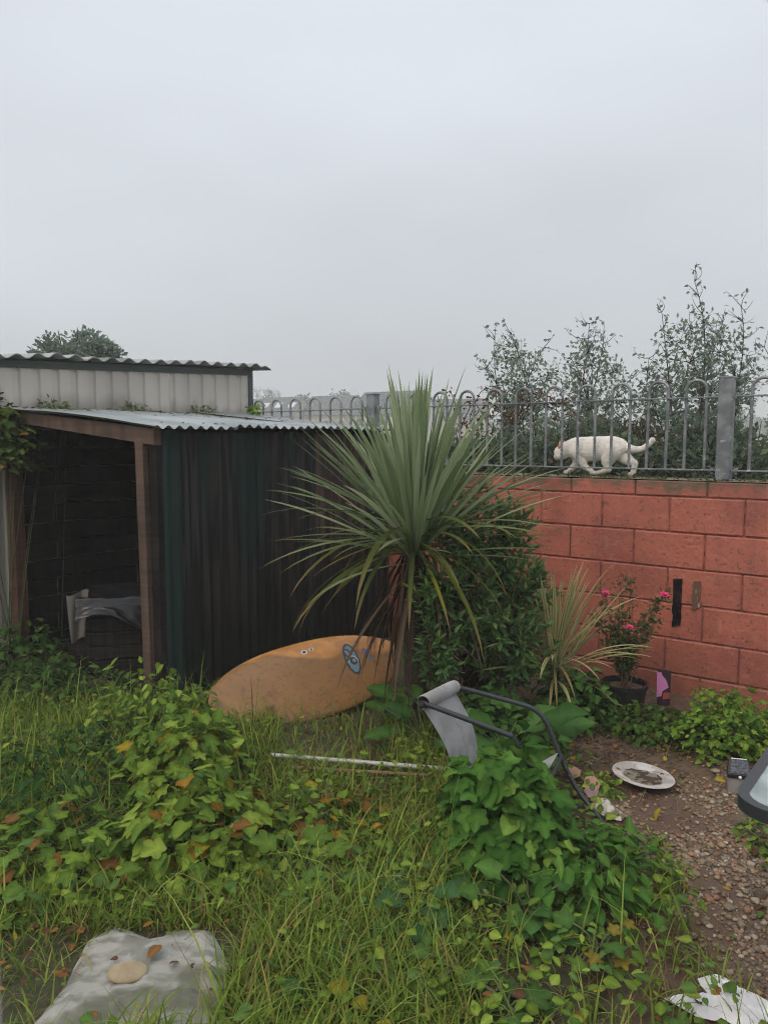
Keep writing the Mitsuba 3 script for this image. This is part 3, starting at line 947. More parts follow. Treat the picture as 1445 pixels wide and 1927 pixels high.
put_leaves(rose, leaf_frames(np.array(P), np.array(D), np.array(UPS, float), np.array(S), rng), 'ovate', rng, [(0.055, 0.08, 0.03), (0.08, 0.10, 0.035), (0.12, 0.07, 0.04), (0.07, 0.12, 0.035)], [0.4, 0.3, 0.15, 0.15], most=0)
add(rose, 'stems', cat(ts), 'stem_red', smooth=True)
mat('rose_petal', (0.62, 0.035, 0.17), 0.5)
for fx, fy, fz, r in ((1.285, 4.40, 0.715, 0.019), (1.615, 4.365, 0.712, 0.022), (1.395, 4.28, 0.545, 0.016)):
    pet = []
    for ring, (cnt, rr, el) in enumerate(((6, 1.0, 0.5), (5, 0.75, 0.95), (3, 0.45, 1.3))):
        for q in range(cnt):
            az = q * 2 * np.pi / cnt + ring * 0.6
            pt = leaf_mesh('big', ring + q, 4)
            pt.apply_scale((1.5 * r * rr * 1.2, 1.25 * r * rr * 1.25, r * rr))
            pt.apply_transform(trimesh.transformations.rotation_matrix(el, (1, 0, 0)))
            pt.apply_transform(trimesh.transformations.rotation_matrix(az, Z))
            pet.append(pt)
    fm = cat(pet)
    fm.apply_transform(trimesh.transformations.rotation_matrix(0.5, (1, 0, 0)))
    fm.apply_translation((fx, fy, fz))
    add(rose, 'flower', fm, 'rose_petal', label='bright pink rose flower')

# torn pink and black packet
mat('packet_pink', (0.52, 0.20, 0.42), 0.5)
mat('packet_dark', (0.035, 0.02, 0.03), 0.4)
mat('packet_red', (0.30, 0.07, 0.05), 0.5)
pk = thing('plant_packet', 'torn pink and black plant packet standing in the weeds by the wall', 'packet')
PKM = frame((1.605, 4.40, 0.13), (0.94, -0.33, 0.0), (0.33, 0.94, 0.0), Z)


def slab(poly, y, t, M):
    m = trimesh.creation.extrude_polygon(Polygon(poly), t, engine='earcut')
    m.vertices = m.vertices[:, [0, 2, 1]] + [0, y, 0]
    trimesh.repair.fix_normals(m)
    return xf(m, M)


add(pk, 'card', slab([(0, -0.08), (0.072, -0.075), (0.074, 0.135), (0.002, 0.137)], 0, 0.004, PKM), 'packet_dark')
add(pk, 'torn_front', slab([(-0.002, -0.03), (0.025, -0.02), (0.03, 0.01), (0.062, 0.035), (0.055, 0.06), (0.045, 0.082), (0.028, 0.10), (0.02, 0.122), (-0.004, 0.12)], -0.003, 0.0025, PKM), 'packet_pink')
add(pk, 'red_flash', slab([(0.03, -0.04), (0.07, -0.03), (0.071, 0.004), (0.034, 0.0)], -0.002, 0.0015, PKM), 'packet_red')

# ------------------------------------------------------------------ weeds and bushes of the garden
W4 = [0.4, 0.3, 0.15, 0.15]
mound('weed_clump', 'tall dark green lobed leaf weed growing over the broken chair', 'weed', (0.46, 2.78, 0.0), (0.27, 0.30, 0.49), 560, 'lobed', (0.055, 0.10), [(0.085, 0.195, 0.038), (0.06, 0.145, 0.03), (0.115, 0.235, 0.045), (0.19, 0.31, 0.06)], [0.4, 0.35, 0.18, 0.07], 71, most=190, stems=22, droop=0.7)
mound('weed_clump', 'lower dark green weed sloping from the tall one to the gravel', 'weed', (0.71, 2.60, 0.0), (0.28, 0.26, 0.26), 360, 'ovate', (0.05, 0.095), [(0.085, 0.195, 0.038), (0.06, 0.145, 0.03), (0.115, 0.235, 0.045), (0.19, 0.31, 0.06)], [0.4, 0.35, 0.18, 0.07], 171, most=110, stems=14, droop=0.6)
mound('weed_clump', 'bright green leaved weed with yellowing leaves left of the orange surfboard', 'weed', (-0.93, 3.45, 0.02), (0.30, 0.42, 0.34), 420, 'lobed', (0.045, 0.08), GREEN + YELL[:1], [0.4, 0.3, 0.2, 0.1, 0.06], 72, most=110)
mound('weed_clump', 'spreading green weed with yellow and orange leaves above the pale sack', 'weed', (-0.70, 2.82, 0.0), (0.36, 0.30, 0.30), 420, 'heart', (0.05, 0.085), GREEN + YELL, [0.35, 0.25, 0.2, 0.1, 0.08, 0.07, 0.05], 73, most=150)
mound('weed_clump', 'low dull green weed at the left below the shed opening', 'weed', (-1.48, 3.35, 0.0), (0.45, 0.55, 0.26), 460, 'ovate', (0.04, 0.075), [(0.04, 0.085, 0.024), (0.055, 0.11, 0.03), (0.03, 0.07, 0.025)], [0.4, 0.3, 0.3], 74, most=60)
mound('weed_clump', 'low green weed by the left window edge with a few tan leaves', 'weed', (-1.18, 2.75, 0.0), (0.30, 0.35, 0.24), 300, 'lobed', (0.045, 0.075), GREEN + YELL[2:], [0.35, 0.3, 0.1, 0.2, 0.06], 75, most=80)
mound('weed_clump', 'dark weed in front of the shed opening, left of the covered crate', 'weed', (-1.95, 4.55, 0.0), (0.42, 0.26, 0.30), 330, 'ovate', (0.04, 0.075), [(0.06, 0.12, 0.03), (0.045, 0.09, 0.026), (0.09, 0.15, 0.04)], [0.4, 0.35, 0.25], 176, most=40)
mound('weed_clump', 'dark weed at the far left, under the red shed post', 'weed', (-2.38, 4.85, 0.0), (0.40, 0.28, 0.36), 330, 'lobed', (0.04, 0.07), [(0.06, 0.12, 0.03), (0.045, 0.09, 0.026), (0.09, 0.15, 0.04)], [0.4, 0.35, 0.25], 177, most=40)
mound('weed_clump', 'tall weed growing at the foot of the brown shed post', 'weed', (-1.25, 4.05, 0.0), (0.36, 0.28, 0.38), 360, 'ovate', (0.04, 0.075), GREEN, W4, 76, most=70)
mound('weed_clump', 'low yellowing weed in the middle of the grass before the pole', 'weed', (-0.25, 2.95, 0.0), (0.32, 0.32, 0.17), 260, 'heart', (0.04, 0.065), GREEN + YELL, [0.3, 0.2, 0.1, 0.1, 0.12, 0.1, 0.08], 77, most=60)
mound('leafy_bush', 'light green bush at the foot of the red wall on the right', 'bush', (1.80, 3.86, 0.0), (0.30, 0.26, 0.30), 1500, 'lobed', (0.022, 0.042), [(0.16, 0.26, 0.04), (0.11, 0.20, 0.035), (0.22, 0.32, 0.05), (0.075, 0.15, 0.03)], W4, 78, most=60, lump=0.45)
mound('leafy_bush', 'lower green weeds between the bush and the black pot', 'bush', (1.50, 4.05, 0.0), (0.28, 0.22, 0.19), 800, 'lobed', (0.02, 0.04), [(0.06, 0.11, 0.03), (0.08, 0.15, 0.03), (0.10, 0.10, 0.03), (0.04, 0.08, 0.025)], W4, 79, most=30)
mound('leafy_bush', 'dark ivy like plant under the striped palm', 'bush', (1.06, 4.22, 0.0), (0.26, 0.2, 0.34), 420, 'lobed', (0.035, 0.06), DARK, W4, 80, most=60)
mound('leafy_bush', 'green weeds in front of the black pot', 'bush', (1.36, 4.16, 0.0), (0.18, 0.12, 0.15), 160, 'ovate', (0.03, 0.055), GREEN, W4, 81, most=40)
mound('leafy_bush', 'low lush weeds under the palm behind the chair rail', 'bush', (0.62, 3.95, 0.0), (0.36, 0.26, 0.28), 420, 'lobed', (0.05, 0.085), DARK, W4, 82, most=70)
mound('leafy_bush', 'small green weeds edging the gravel right of the big weed', 'bush', (0.98, 2.75, 0.0), (0.16, 0.32, 0.10), 200, 'ovate', (0.03, 0.055), GREEN + YELL[:1], [0.4, 0.3, 0.15, 0.1, 0.05], 83, most=50)
mound('leafy_bush', 'green weeds beside the muddy plate', 'bush', (0.99, 3.38, 0.0), (0.08, 0.12, 0.09), 120, 'ovate', (0.03, 0.05), GREEN, W4, 84, most=30)
mound('leafy_bush', 'patch of weeds at the right edge of the gravel', 'bush', (1.52, 2.85, 0.0), (0.12, 0.22, 0.09), 150, 'lobed', (0.025, 0.04), GREEN, W4, 85, most=20)
mound('climbing_ivy', 'yellow green ivy hanging over the left shed post and beam', 'ivy', (-2.62, 5.28, 1.36), (0.26, 0.22, 0.52), 620, 'lobed', (0.045, 0.075), [(0.09, 0.14, 0.035), (0.06, 0.10, 0.03), (0.13, 0.17, 0.05), (0.25, 0.16, 0.05)], [0.4, 0.35, 0.2, 0.05], 86, most=60, stems=8)
mound('climbing_ivy', 'ivy growing up the far corner of the beige outbuilding', 'ivy', (-1.20, 7.05, 1.60), (0.11, 0.1, 0.30), 220, 'lobed', (0.035, 0.055), GREEN, W4, 87, most=0, stems=3)


def dock(name, label, c, leaves, seed, kind='big', palette=None):
    """A low plant of a few large leaves on stalks; leaves = (azimuth, elevation, stalk, size)."""
    rng = np.random.default_rng(seed)
    key = thing(name, label, 'weed')
    c = np.asarray(c, float)
    c[2] += float(ground_z(c[0], c[1]))
    pal = palette or [(0.07, 0.15, 0.035), (0.05, 0.115, 0.032), (0.085, 0.18, 0.05)]
    Ms, ts = [], []
    for az, el, stalk, size in leaves:
        d = np.array([math.cos(az) * math.cos(el), math.sin(az) * math.cos(el), math.sin(el)])
        e = c + d * stalk
        ld = d * [1, 1, 0.25] + [0, 0, -0.05]
        Ms.append(leaf_frames(e[None], ld[None], (np.array([0, 0, 1.0]) - d * 0.2 + np.array([0, -0.35, 0]))[None], np.array([size]), rng)[0])
        ts.append(tube(spline([c, c + d * stalk * 0.5 + [0, 0, 0.03], e], 6), 0.004, 5))
    put_leaves(key, np.array(Ms), kind, rng, pal, [1] * len(pal), most=60)
    add(key, 'stalks', cat(ts), 'stem_green', smooth=True)


def rl(rng, n, e0, e1, s0, s1, z0, z1):
    return [(rng.uniform(0, 2 * np.pi), math.radians(rng.uniform(e0, e1)), rng.uniform(s0, s1), rng.uniform(z0, z1)) for _ in range(n)]


r_ = np.random.default_rng(91)
dock('dock_plant', 'round leaved dock between the palm and the chair rail', (0.20, 3.92, 0.0), [(2.6, 0.9, 0.30, 0.17), (-1.2, 0.8, 0.30, 0.20), (-0.4, 0.7, 0.28, 0.19), (3.6, 0.5, 0.22, 0.15)] + rl(r_, 9, 25, 70, 0.12, 0.28, 0.10, 0.18), 92)
dock('dock_plant', 'broad leaved dock growing through the chair frame', (0.60, 3.62, 0.0), [(-0.6, 1.0, 0.34, 0.24), (-0.1, 0.8, 0.28, 0.24), (-1.6, 1.1, 0.30, 0.22), (-2.2, 0.9, 0.22, 0.2)] + rl(r_, 10, 20, 75, 0.12, 0.30, 0.14, 0.24), 93)
dock('dock_plant', 'large grey green leaved dock in the grass left of the big weed', (0.12, 2.45, 0.0), rl(r_, 8, 15, 60, 0.06, 0.16, 0.11, 0.16), 94, palette=[(0.06, 0.13, 0.05), (0.07, 0.16, 0.06)])
dock('bindweed_plant', 'heart leaved plant at the front edge of the big weed', (0.48, 2.40, 0.0), rl(r_, 18, 10, 60, 0.05, 0.2, 0.07, 0.12), 95, 'heart', [(0.055, 0.13, 0.035), (0.075, 0.165, 0.045), (0.10, 0.20, 0.045)])
dock('bindweed_plant', 'yellow green heart leaved seedlings near the bottom middle', (0.22, 2.12, 0.0), rl(r_, 14, 10, 55, 0.04, 0.16, 0.04, 0.075), 96, 'heart', [(0.13, 0.19, 0.035), (0.09, 0.16, 0.04), (0.22, 0.2, 0.04)])
dock('bindweed_plant', 'pale green lobed seedlings by the grass at the bottom', (0.34, 1.98, 0.0), rl(r_, 14, 10, 55, 0.04, 0.14, 0.05, 0.08), 97, 'lobed', [(0.09, 0.17, 0.045), (0.07, 0.14, 0.04)])
dock('bindweed_plant', 'small heart leaved weed right of the pale sack', (-0.18, 2.08, 0.0), rl(r_, 12, 10, 50, 0.04, 0.14, 0.05, 0.08), 98, 'heart', [(0.045, 0.11, 0.035), (0.06, 0.14, 0.035)])


dock('dock_plant', 'broad leaved weed in the grass below the surfboard', (-0.30, 2.62, 0.0), rl(r_, 12, 15, 65, 0.06, 0.2, 0.08, 0.13), 111, 'lobed', GREEN)
dock('bindweed_plant', 'heart leaved weed with yellow leaves at the bottom edge, left of centre', (0.02, 1.98, 0.0), rl(r_, 14, 10, 50, 0.05, 0.16, 0.05, 0.09), 112, 'heart', [(0.07, 0.15, 0.04), (0.10, 0.19, 0.045), (0.30, 0.24, 0.03)])
dock('bindweed_plant', 'low leafy weed between the big weed and the white cloth', (0.66, 2.22, 0.0), rl(r_, 14, 10, 55, 0.04, 0.16, 0.04, 0.075), 113, 'lobed', [(0.08, 0.16, 0.04), (0.12, 0.19, 0.04), (0.25, 0.2, 0.04)])

# grass, all through the left of the garden
def blades(x, y, L, w, rng, pal, wts, lean=0.5, z0=0.0):
    n = len(x)
    az, el = rng.uniform(0, 2 * np.pi, n), rng.uniform(0.9, 1.5, n)
    bend = rng.uniform(0.3, 2.0, n) * lean
    t = np.linspace(0, 1, 5)
    e = el[:, None] - bend[:, None] * t ** 1.4
    dx, dz = np.cos(e) * L[:, None] / 4, np.sin(e) * L[:, None] / 4
    r = np.c_[np.zeros(n), np.cumsum(dx[:, 1:], 1)]
    h = np.c_[np.zeros(n), np.cumsum(dz[:, 1:], 1)]
    hw = w[:, None] * (1 - t ** 2)[None] / 2
    ca, sa = np.cos(az)[:, None], np.sin(az)[:, None]
    g = ground_z(x, y)[:, None] + z0
    A = np.stack([x[:, None] + r * ca - hw * sa, y[:, None] + r * sa + hw * ca, g + h], -1)
    B = np.stack([x[:, None] + r * ca + hw * sa, y[:, None] + r * sa - hw * ca, g + h], -1)
    v = np.stack([A, B], 2).reshape(n, 10, 3)
    f1 = np.array([[2 * k, 2 * k + 1, 2 * k + 3] for k in range(4)] + [[2 * k, 2 * k + 3, 2 * k + 2] for k in range(4)])
    f = f1[None] + (np.arange(n) * 10)[:, None, None]
    c = np.asarray(pal)[rng.choice(len(pal), n, p=np.asarray(wts) / np.sum(wts))] * rng.uniform(0.7, 1.25, (n, 1))
    return trimesh.Trimesh(v.reshape(-1, 3), f.reshape(-1, 3), process=False), np.repeat(c, 10, axis=0)


rng = np.random.default_rng(101)
N = 92000
x, y = rng.uniform(-2.3, 1.05, N), 1.75 + 2.7 * rng.uniform(0, 1, N) ** 1.3
den = meshkit.fbm(np.stack([x * 2.6, y * 2.6, 0 * x], -1), 3, seed=13)
ok = (rng.uniform(0.15, 0.62, N) < den) & (1 - gravel_mask(x, y) > rng.uniform(0.1, 1, N)) & ~((x > -0.55) & (x < 0.0) & (y > 3.62) & (rng.uniform(0, 1, N) < 0.85)) & ~((x > 0.45) & (y > 2.6)) & ~((x > 0.28) & (y < 2.5) & (rng.uniform(0, 1, N) < 0.72)) & (rng.uniform(0, 1, N) < 0.85) & ~((np.abs(x + 0.69) < 0.23) & (np.abs(y - 2.12) < 0.24)) & ~((x < -0.75) & (y < 2.35) & (rng.uniform(0, 1, N) < 0.85))
x, y = x[ok], y[ok]
m, c = blades(x, y, rng.lognormal(math.log(0.098), 0.5, len(x)), rng.uniform(0.0025, 0.0085, len(x)), rng, [(0.20, 0.285, 0.05), (0.14, 0.22, 0.04), (0.29, 0.355, 0.075), (0.36, 0.28, 0.10)], [0.38, 0.27, 0.25, 0.1], lean=0.75)
solo('grass', 'long wet green grass among the weeds', 'grass', m, 'leaf', kind='stuff', color=c)
# leaf litter and dry stalks
N = 5200
x, y = rng.uniform(-1.6, 2.2, N), rng.uniform(1.75, 4.5, N)
ok = (gravel_mask(x, y) < 0.5) | (rng.uniform(0, 1, N) < 0.14)
x, y = x[ok], y[ok]
m, c = blades(x, y, rng.uniform(0.05, 0.26, len(x)), rng.uniform(0.0015, 0.0035, len(x)), rng, [(0.22, 0.12, 0.07), (0.14, 0.075, 0.05), (0.30, 0.21, 0.12)], [0.4, 0.4, 0.2], lean=1.3)
m.vertices[:, 2] = m.vertices[:, 2] * 0.35 + 0.01
solo('dry_stalks', 'dry brown stalks and dead grass scattered on the soil', 'dry stalks', m, 'dry_leaf', kind='stuff', color=c)
N = 1500
x, y = rng.uniform(-1.3, 1.7, N), rng.uniform(1.8, 4.3, N)
ok = gravel_mask(x, y) < rng.uniform(0.2, 1.4, N)
x, y = x[ok], y[ok]
n = len(x)
Ms = leaf_frames(np.stack([x, y, ground_z(x, y) + rng.uniform(0.01, 0.07, n)], -1), rng.normal(size=(n, 3)) * [1, 1, 0.2], np.c_[rng.normal(0, 0.4, (n, 2)), np.ones(n)], rng.lognormal(math.log(0.024), 0.4, n), rng)
m, c = bake_leaves(Ms, 'ovate', rng.integers(0, 3, n), np.asarray(YELL + [(0.10, 0.055, 0.033), (0.10, 0.16, 0.04)])[rng.choice(5, n, p=[0.16, 0.13, 0.2, 0.39, 0.12])])
solo('fallen_leaves', 'yellow and brown fallen leaves in the grass', 'fallen leaves', m, 'dry_leaf', kind='stuff', color=c)
# crumbs and clods of the bare soil
N = 5200
x, y = rng.uniform(0.1, 2.0, N), rng.uniform(1.8, 4.5, N)
ok = (meshkit.fbm(np.stack([x * 5, y * 5, 0 * x], -1), 2, seed=23) > 0.45) & ~((x < 0.9) & (y < 2.3))
x, y = x[ok], y[ok]
n = len(x)
base = trimesh.creation.icosahedron()
sz = rng.lognormal(math.log(0.0075), 0.5, n)
v = base.vertices[None] * (sz[:, None, None] * np.stack([rng.uniform(0.7, 1.3, n), rng.uniform(0.7, 1.3, n), rng.uniform(0.45, 0.8, n)], -1)[:, None]) * rng.uniform(0.7, 1.25, (n, 12, 1))
v += np.stack([x, y, ground_z(x, y) + sz * 0.2], -1)[:, None]
f = base.faces[None] + (np.arange(n) * 12)[:, None, None]
c = np.array([(0.085, 0.055, 0.036), (0.06, 0.04, 0.027), (0.12, 0.08, 0.052)])[rng.integers(0, 3, n)]
solo('soil_clods', 'dark brown crumbs of wet soil between the weeds and the wall', 'soil', trimesh.Trimesh(v.reshape(-1, 3), f.reshape(-1, 3), process=False), 'vc_matt', smooth=True, kind='stuff', color=np.repeat(c, 12, axis=0))
# low ground ivy that closes the gaps between the clumps
N = 6500
x, y = rng.uniform(-2.2, 1.0, N), rng.uniform(1.8, 4.6, N)
den = meshkit.fbm(np.stack([x * 2.2, y * 2.2, 0 * x + 5], -1), 3, seed=17)
ok = (rng.uniform(0.25, 0.6, N) < den) & (gravel_mask(x, y) < 0.4) & ~((x > -0.6) & (x < 0.05) & (y > 3.6)) & ~((np.abs(x + 0.69) < 0.23) & (np.abs(y - 2.12) < 0.24)) & ~((x < -0.75) & (y < 2.35))
x, y = x[ok], y[ok]
n = len(x)
Ms = leaf_frames(np.stack([x, y, ground_z(x, y) + rng.uniform(0.01, 0.11, n)], -1), rng.normal(size=(n, 3)) * [1, 1, 0.3], np.c_[rng.normal(0, 0.35, (n, 2)) + [0, -0.3], np.ones(n)], rng.uniform(0.022, 0.055, n), rng)
m, c = bake_leaves(Ms, 'ovate', rng.integers(0, 3, n), np.asarray(GREEN)[rng.integers(0, 4, n)] * rng.uniform(0.7, 1.2, (n, 1)))
solo('ground_cover', 'low creeping leaves covering the ground under the weeds', 'ground cover', m, 'leaf', kind='stuff', color=c)


# ------------------------------------------------------------------ surfboard
def board_col(p, n, uv):
    g = fbm(p.x * 9, p.y * 9, p.z * 9, octaves=4)
    c = mix((0.53, 0.255, 0.07), (0.40, 0.18, 0.055), smoothstep(0.35, 0.65, g))
    worn = smoothstep(0.46, 0.60, fbm(p.x * 4.5, p.y * 4.5, p.z * 4.5 + 3) + 0.7 * smoothstep(0.40, 0.18, p.z) - 0.24)
    c = mix(c, mix((0.165, 0.10, 0.055), (0.26, 0.13, 0.045), fbm(p.x * 7, p.y * 7, p.z * 7)), worn * 0.85)
    return mix(c, (0.09, 0.06, 0.04), smoothstep(0.5, 0.8, fbm(p.x * 55, p.y * 55, p.z * 55)) * 0.45 * worn)


mat('board_skin', proc(board_col), 0.35)
surf = thing('surfboard', 'weathered orange surfboard tilted in the weeds with a blue eye painted on it', 'surfboard')
BX = np.array([0.93, 0.50, 0.135])
BX /= np.linalg.norm(BX)
BY = np.array([-0.10, 0.76, 0.60])
BY -= BX * (BX @ BY)
BY /= np.linalg.norm(BY)
BZ = np.cross(BX, BY)
BO = np.array([-0.44, 4.42, 0.20])
BRD = frame(BO, BX, BY, BZ)
LB, HB = 1.22, 0.265


def half_w(t):
    return HB * np.clip(1 - np.abs(2 * t - 1) ** 2.5, 0, 1) ** 0.62


def deck(t, s):
    """Height of the deck over the board's mid plane, s from -1 to 1 across."""
    return 0.036 * np.sqrt(np.clip(1 - np.abs(s) ** 3.2, 0, 1)) * np.clip(1 - np.abs(2 * t - 1) ** 4, 0.05, 1) + 0.05 * (2 * t - 1) ** 4


tt, aa = np.meshgrid(np.linspace(0.001, 0.999, 60), np.linspace(0, 2 * np.pi, 49), indexing='ij')
ss = np.cos(aa)
thick = 0.036 * np.clip(1 - np.abs(2 * tt - 1) ** 4, 0.05, 1)
hz = np.sign(np.sin(aa)) * np.sqrt(np.clip(1 - np.abs(ss) ** 3.2, 0, 1)) * thick + 0.05 * (2 * tt - 1) ** 4
bm = sheet(np.stack([(tt - 0.5) * LB, ss * half_w(tt), hz], -1))
bm.merge_vertices()
trimesh.repair.fix_normals(bm)
add(surf, 'hull', xf(bm, BRD), 'board_skin', smooth=True)


def decal(cx, cy, rx, ry, rot, lift, x0=-1.0, x1=1.0, arc=None):
    """An ellipse (or the part of it kept by arc) lying on the deck."""
    rr, an = np.meshgrid(np.linspace(0, 1, 7), np.linspace(*(arc or (0, 2 * np.pi)), 33), indexing='ij')
    if arc:
        rr = 0.72 + 0.28 * rr
    ex, ey = rr * np.cos(an) * rx, rr * np.sin(an) * ry
    X, Y = cx + ex * math.cos(rot) - ey * math.sin(rot), cy + ex * math.sin(rot) + ey * math.cos(rot)
    t = X / LB + 0.5
    m = sheet(np.stack([X, Y, deck(t, np.clip(Y / half_w(t), -1, 1)) + lift], -1), 0.0006)
    return xf(m, BRD)


mat('eye_dark', (0.04, 0.045, 0.06), 0.5)
mat('eye_blue', (0.13, 0.22, 0.26), 0.5)
mat('eye_pale', (0.30, 0.40, 0.40), 0.5)
mat('eye_grey', (0.20, 0.20, 0.25), 0.5)
mat('deck_blue', (0.10, 0.14, 0.26), 0.5)
EX, EY, ER = 0.288, 0.035, -0.10
eye = add(surf, 'eye', decal(EX, EY, 0.044, 0.115, ER, 0.0016), 'eye_dark', label='painted blue eye in a dark oval')
add(eye, 'eye_white', decal(EX, EY - 0.003, 0.034, 0.100, ER, 0.0030), 'eye_blue')
add(eye, 'upper_lid', decal(EX - 0.010, EY + 0.040, 0.022, 0.040, ER + 0.25, 0.0042), 'eye_dark')
add(eye, 'lid_gleam', decal(EX - 0.011, EY + 0.040, 0.011, 0.028, ER + 0.3, 0.0054), 'eye_grey')
add(eye, 'pale_arc', decal(EX, EY - 0.020, 0.033, 0.040, ER, 0.0042, arc=(-0.4, np.pi + 0.3)), 'eye_pale')
add(eye, 'iris', decal(EX + 0.004, EY - 0.022, 0.022, 0.027, ER, 0.0044), 'eye_dark')
add(eye, 'pupil_gleam', decal(EX + 0.008, EY - 0.020, 0.012, 0.015, ER, 0.0056), 'eye_grey')
add(surf, 'blue_mark', decal(0.392, 0.035, 0.014, 0.05, 0.1, 0.0018), 'deck_blue', label='small blue mark beside the eye')
mat('plug_white', (0.6, 0.58, 0.5), 0.5)
for dx, r in ((0.085, 0.020), (0.135, 0.014)):
    add(surf, 'fin_plug', decal(dx - 0.053, 0.17 + 0.14 * (dx - 0.085), r, r * 0.9, 0.2, 0.0018), 'plug_white', label='worn white fin plug')
    add(surf, 'plug_hole', decal(dx - 0.053, 0.17 + 0.14 * (dx - 0.085), r * 0.55, r * 0.5, 0.2, 0.0032), 'eye_dark')

# pale poles lying in the grass in front of the board
mat('pale_pole', (0.48, 0.47, 0.45), 0.4)
mat('rust_pole', (0.24, 0.13, 0.09), 0.6)
k = thing('metal_pole', 'pale metal pole lying across the grass before the surfboard', 'pole')
add(k, 'tube', tube([(-0.55, 3.62, 0.075), (0.33, 3.50, 0.055)], 0.011, 10), 'pale_pole', smooth=40)
add(k, 'end_cap', tube([(0.325, 3.501, 0.055), (0.345, 3.498, 0.0545)], 0.014, 10), 'plug_white', smooth=40)
k = thing('metal_pole', 'thin rusty pole lying just in front of the pale one', 'pole')
add(k, 'tube', tube([(-0.45, 3.53, 0.055), (0.34, 3.44, 0.045)], 0.008, 8), 'rust_pole', smooth=40)

# ------------------------------------------------------------------ the broken folding chair
chair = thing('folding_chair', 'tipped grey fabric folding chair with black tube frame under the big weed', 'chair')
pA, pB = np.array([0.155, 2.98, 0.560]), np.array([0.320, 3.36, 0.505])
pC, pD, pE, pF = np.array([0.70, 3.30, 0.415]), np.array([0.775, 3.24, 0.21]), np.array([0.83, 3.2, 0.10]), np.array([0.925, 3.08, 0.0])
add(chair, 'frame_tube', tube(rounded([pA + (pA - pB) * 0.05, pB, pC, pD, pE, pF], 0.085, 9), 0.0108, 12), 'black_metal', smooth=40)
pA2 = np.array([0.50, 2.90, 0.455])
add(chair, 'arm_tube', tube([pA, pA + (pA2 - pA) * 0.5, pA2], 0.0108, 12), 'black_metal', smooth=40)
add(chair, 'arm_tube', tube(rounded([pA2, (0.62, 2.86, 0.25), (0.70, 2.8, 0.02)], 0.05, 6), 0.0108, 12), 'black_metal', smooth=40)
add(chair, 'cross_tube', tube([pD + [0, 0, 0.02], (0.62, 2.86, 0.25)], 0.0095, 10), 'black_metal', smooth=40)
# sling: wraps over the top tube, hangs down as the back, then runs to the far corner as the seat
back = []
ax = (pB - pA) / np.linalg.norm(pB - pA)
perp = np.cross(ax, Z)
perp /= np.linalg.norm(perp)
for k in range(9):
    an = np.radians(-60 + 250 * k / 8)
    back.append((perp * -math.sin(an) * -0.030, math.cos(an) * 0.030))
prof = [(d, z) for d, z in back]
rows = []
for d, z in prof:
    rows.append([pA + (pB - pA) * t + d + [0, 0, z] for t in np.linspace(0.0, 0.96, 16)])
add(chair, 'headrest', sheet(np.array(rows), 0.0025), 'grey_fabric', smooth=True)
q0, q1 = pA + [0.0, 0, -0.02], pA + (pB - pA) * 0.96 + [0, 0, -0.02]
s0, s1 = np.array([0.285, 2.96, 0.10]), np.array([0.40, 3.26, 0.10])
ts_ = np.linspace(0, 1, 20)
pts = np.array([[(q0 * (1 - t) + s0 * t) * (1 - k) + (q1 * (1 - t) + s1 * t) * k + [0.05 * math.sin(np.pi * t), 0.0, 0.0] + np.array([0, 0, 0.01]) * math.sin(k * 3) for k in np.linspace(0, 1, 14)] for t in ts_])
add(chair, 'back_sling', sheet(pts, 0.0025), 'grey_fabric', smooth=True)
e0, e1 = np.array([0.655, 3.03, 0.235]), np.array([0.762, 3.25, 0.245])
pts = np.array([[(s0 * (1 - t) + e0 * t) * (1 - k) + (s1 * (1 - t) + e1 * t) * k + [0, 0, -0.03 * math.sin(np.pi * t)] for k in np.linspace(0, 1, 14)] for t in ts_])
add(chair, 'seat_sling', sheet(pts, 0.0025), 'grey_fabric', smooth=True)

# ------------------------------------------------------------------ plate, solar lamp, table, cloths and shards
mat('plate_glaze', proc(lambda p, n, uv: mix((0.50, 0.48, 0.46), (0.36, 0.34, 0.31), smoothstep(0.45, 0.7, fbm(p.x * 20, p.y * 20)))), 0.3)
mat('mud', proc(lambda p, n, uv: mix((0.20, 0.175, 0.14), (0.05, 0.035, 0.024), smoothstep(0.42, 0.6, fbm(p.x * 38, p.y * 38)))), 0.45)
pl = thing('dinner_plate', 'grey white dinner plate lying on the soil with mud in it', 'plate')
PLM = frame((1.205, 3.45, 0.035), (0.995, 0, -0.085), (0, 1, 0.02), (0.085, -0.02, 0.996))
add(pl, 'dish', xf(lathe([(0.0, 0.0), (0.082, 0.0), (0.092, 0.008), (0.100, 0.014), (0.136, 0.020), (0.140, 0.019), (0.139, 0.0165), (0.10, 0.010), (0.09, 0.004), (0.07, -0.006), (0, -0.006)], (0, 0, 0), 64), PLM), 'plate_glaze', smooth=35)
rr, an = np.meshgrid(np.linspace(0, 1, 12), np.linspace(0, 2 * np.pi, 60), indexing='ij')
R_ = rr * (0.084 + 0.009 * np.sin(3 * an + 1) + 0.006 * np.sin(7 * an))
nz = meshkit.fbm(np.stack([R_ * np.cos(an) * 45, R_ * np.sin(an) * 45, 0 * R_], -1), 3, seed=2)
an[:, -1] = 0
add(pl, 'mud_pool', xf(sheet(np.stack([R_ * np.cos(an), R_ * np.sin(an), 0.002 + 0.006 * nz * (1 - rr ** 4) + 0.005 * rr ** 6], -1)), PLM), 'mud', smooth=True, label='wet brown mud in the hollow of the plate')

